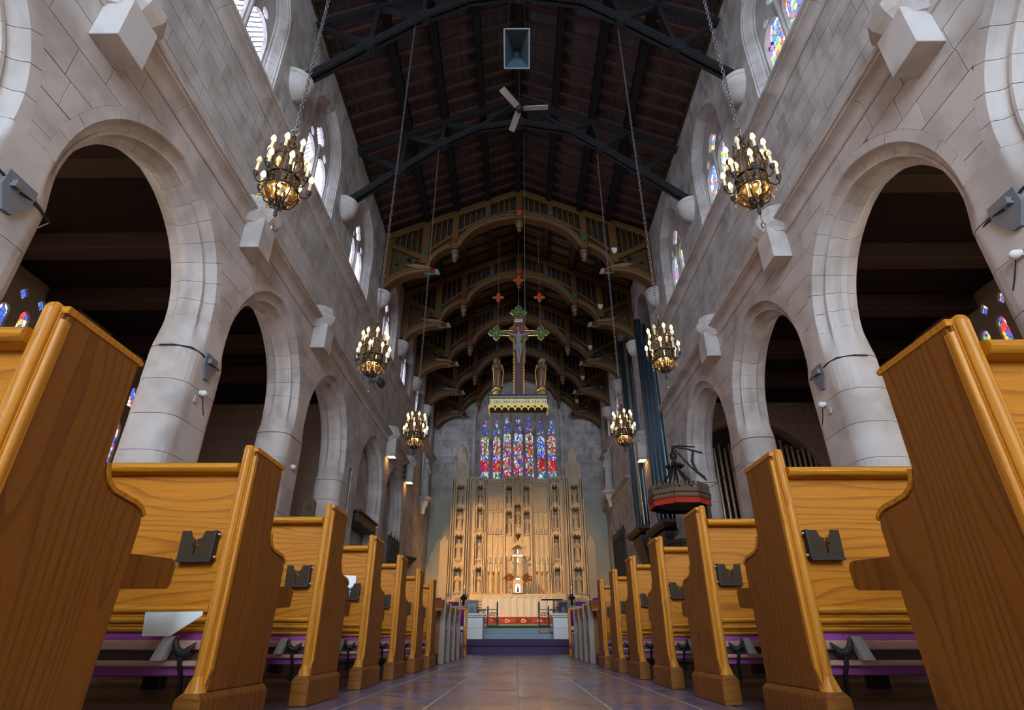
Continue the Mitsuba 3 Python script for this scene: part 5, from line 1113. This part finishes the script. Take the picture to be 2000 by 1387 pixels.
# pulpit with its hanging tester
k = thing('pulpit', 'dark carved pulpit under an octagonal crowned canopy with a red valance', 'pulpit')
pc = (3.74, 13.0)
def octo(r, n=8): return [(pc[0] + r * math.cos(PI / 8 + i * PI / 4), pc[1] + r * math.sin(PI / 8 + i * PI / 4)) for i in range(n)]
def ocb(r0, r1, z0, z1): return loft([[(*p, z0) for p in octo(r0)], [(*p, z1) for p in octo(r1)]])
P(k, 'canopy_board', cat([ocb(.66, .70, 3.02, 3.10), ocb(.70, .72, 3.16, 3.22), ocb(.60, .60, 2.96, 3.03)]), 'dark_wood')
for i in range(8):
    a, b = octo(.68)[i], octo(.68)[(i + 1) % 8]; d = np.array(b) - a; L = np.linalg.norm(d); ang = math.degrees(math.atan2(d[1], d[0]))
    sc = rect(0, 0, L, .14).difference(unary_union([Point(L * (j + .5) / 8, -.012).buffer(.0) for j in range(8)])); sc = unary_union([sc] + [Point(L * (j + .5) / 8, 0).buffer(L / 17, quad_segs=3) for j in range(8)])
    P(k, 'valance', mv(rot(ext(sc, -.012, .012, 'y'), (0, 0, 1), ang), a[0], a[1], 3.0), 'red', label='red scalloped valance')
    fr = rect(0, 0, L, .10).union(unary_union([Polygon([(L * j / 6, .1), (L * (j + .5) / 6, .24), (L * (j + 1) / 6, .1)]).union(Point(L * (j + .5) / 6, .22).buffer(.02)) for j in range(6)])).difference(unary_union([Point(L * (j + .5) / 6, .12).buffer(.03, quad_segs=2) for j in range(6)]))
    P(k, 'cresting', mv(rot(ext(fr, -.015, .015, 'y'), (0, 0, 1), ang), a[0], a[1], 3.22), 'carved_pale', label='carved brown cresting'); P(k, 'frieze', mv(rot(box(0, L, -.03, .01, 0, .12, .008), (0, 0, 1), ang), a[0], a[1], 3.12), 'carved_pale')
    q = octo(.58)[i]; f = lambda t: (pc[0] + (q[0] - pc[0]) * t, pc[1] + (q[1] - pc[1]) * t)
    P(k, 'crown_rib', tube([(*f(1), 3.22), (*f(.9), 3.40), (*f(.55), 3.58), (*f(.25), 3.78), (*f(.1), 4.0), (*f(.08), 4.06)], .02, 6), 'iron', True)
    P(k, 'crocket', ball((*f(.3), 3.96), (.05, .05, .04)), 'iron')
P(k, 'finial', lathe([(0, 3.95), (.05, 4.0), (.03, 4.08), (.08, 4.16), (.09, 4.24), (.03, 4.33), (.015, 4.45), (0, 4.46)], 10, (*pc, 0)), 'iron', True)
P(k, 'hanging_arm', cat([tube([(pc[0], pc[1], 4.44), (4.1, 12.95, 4.36), (4.41, 12.9, 4.25)], .022, 6), tube([(pc[0] + .02, pc[1], 4.42), (4.1, 12.9, 3.9), (4.41, 12.9, 3.6)], .022, 6), tube([(4.2, 12.92, 4.3), (4.14, 12.92, 4.05), (4.22, 12.92, 3.8), (4.38, 12.9, 3.66)], .03, 6), tube([(pc[0], pc[1], 4.45), (4.0, 13.2, 4.52), (4.41, 13.4, 4.56)], .018, 6)]), 'iron', True)
P(k, 'body', cat([ocb(.40, .52, 1.35, 2.15), ocb(.56, .58, 2.15, 2.24), ocb(.30, .42, 1.2, 1.36), ocb(.14, .30, .8, 1.2), ocb(.14, .14, .32, .8), ocb(.3, .2, 0, .34)]), 'dark_wood')
for i in range(8): P(k, 'panel_post', tube([(*octo(.41)[i], 1.36), (*octo(.53)[i], 2.15)], .03, 6), 'dark_wood', True)
P(k, 'back_board', box(4.22, 4.30, 12.6, 13.4, 2.2, 3.0, .01), 'dark_wood')
solid('pulpit_cable', 'thin cable drooping along the right wall beside the pulpit', 'cable', tube([(4.33, y, 3.55 - .25 * math.sin(PI * (y - 9.0) / 5)) for y in np.linspace(10.6, 14.0, 12)], .006, 4), 'black', True)
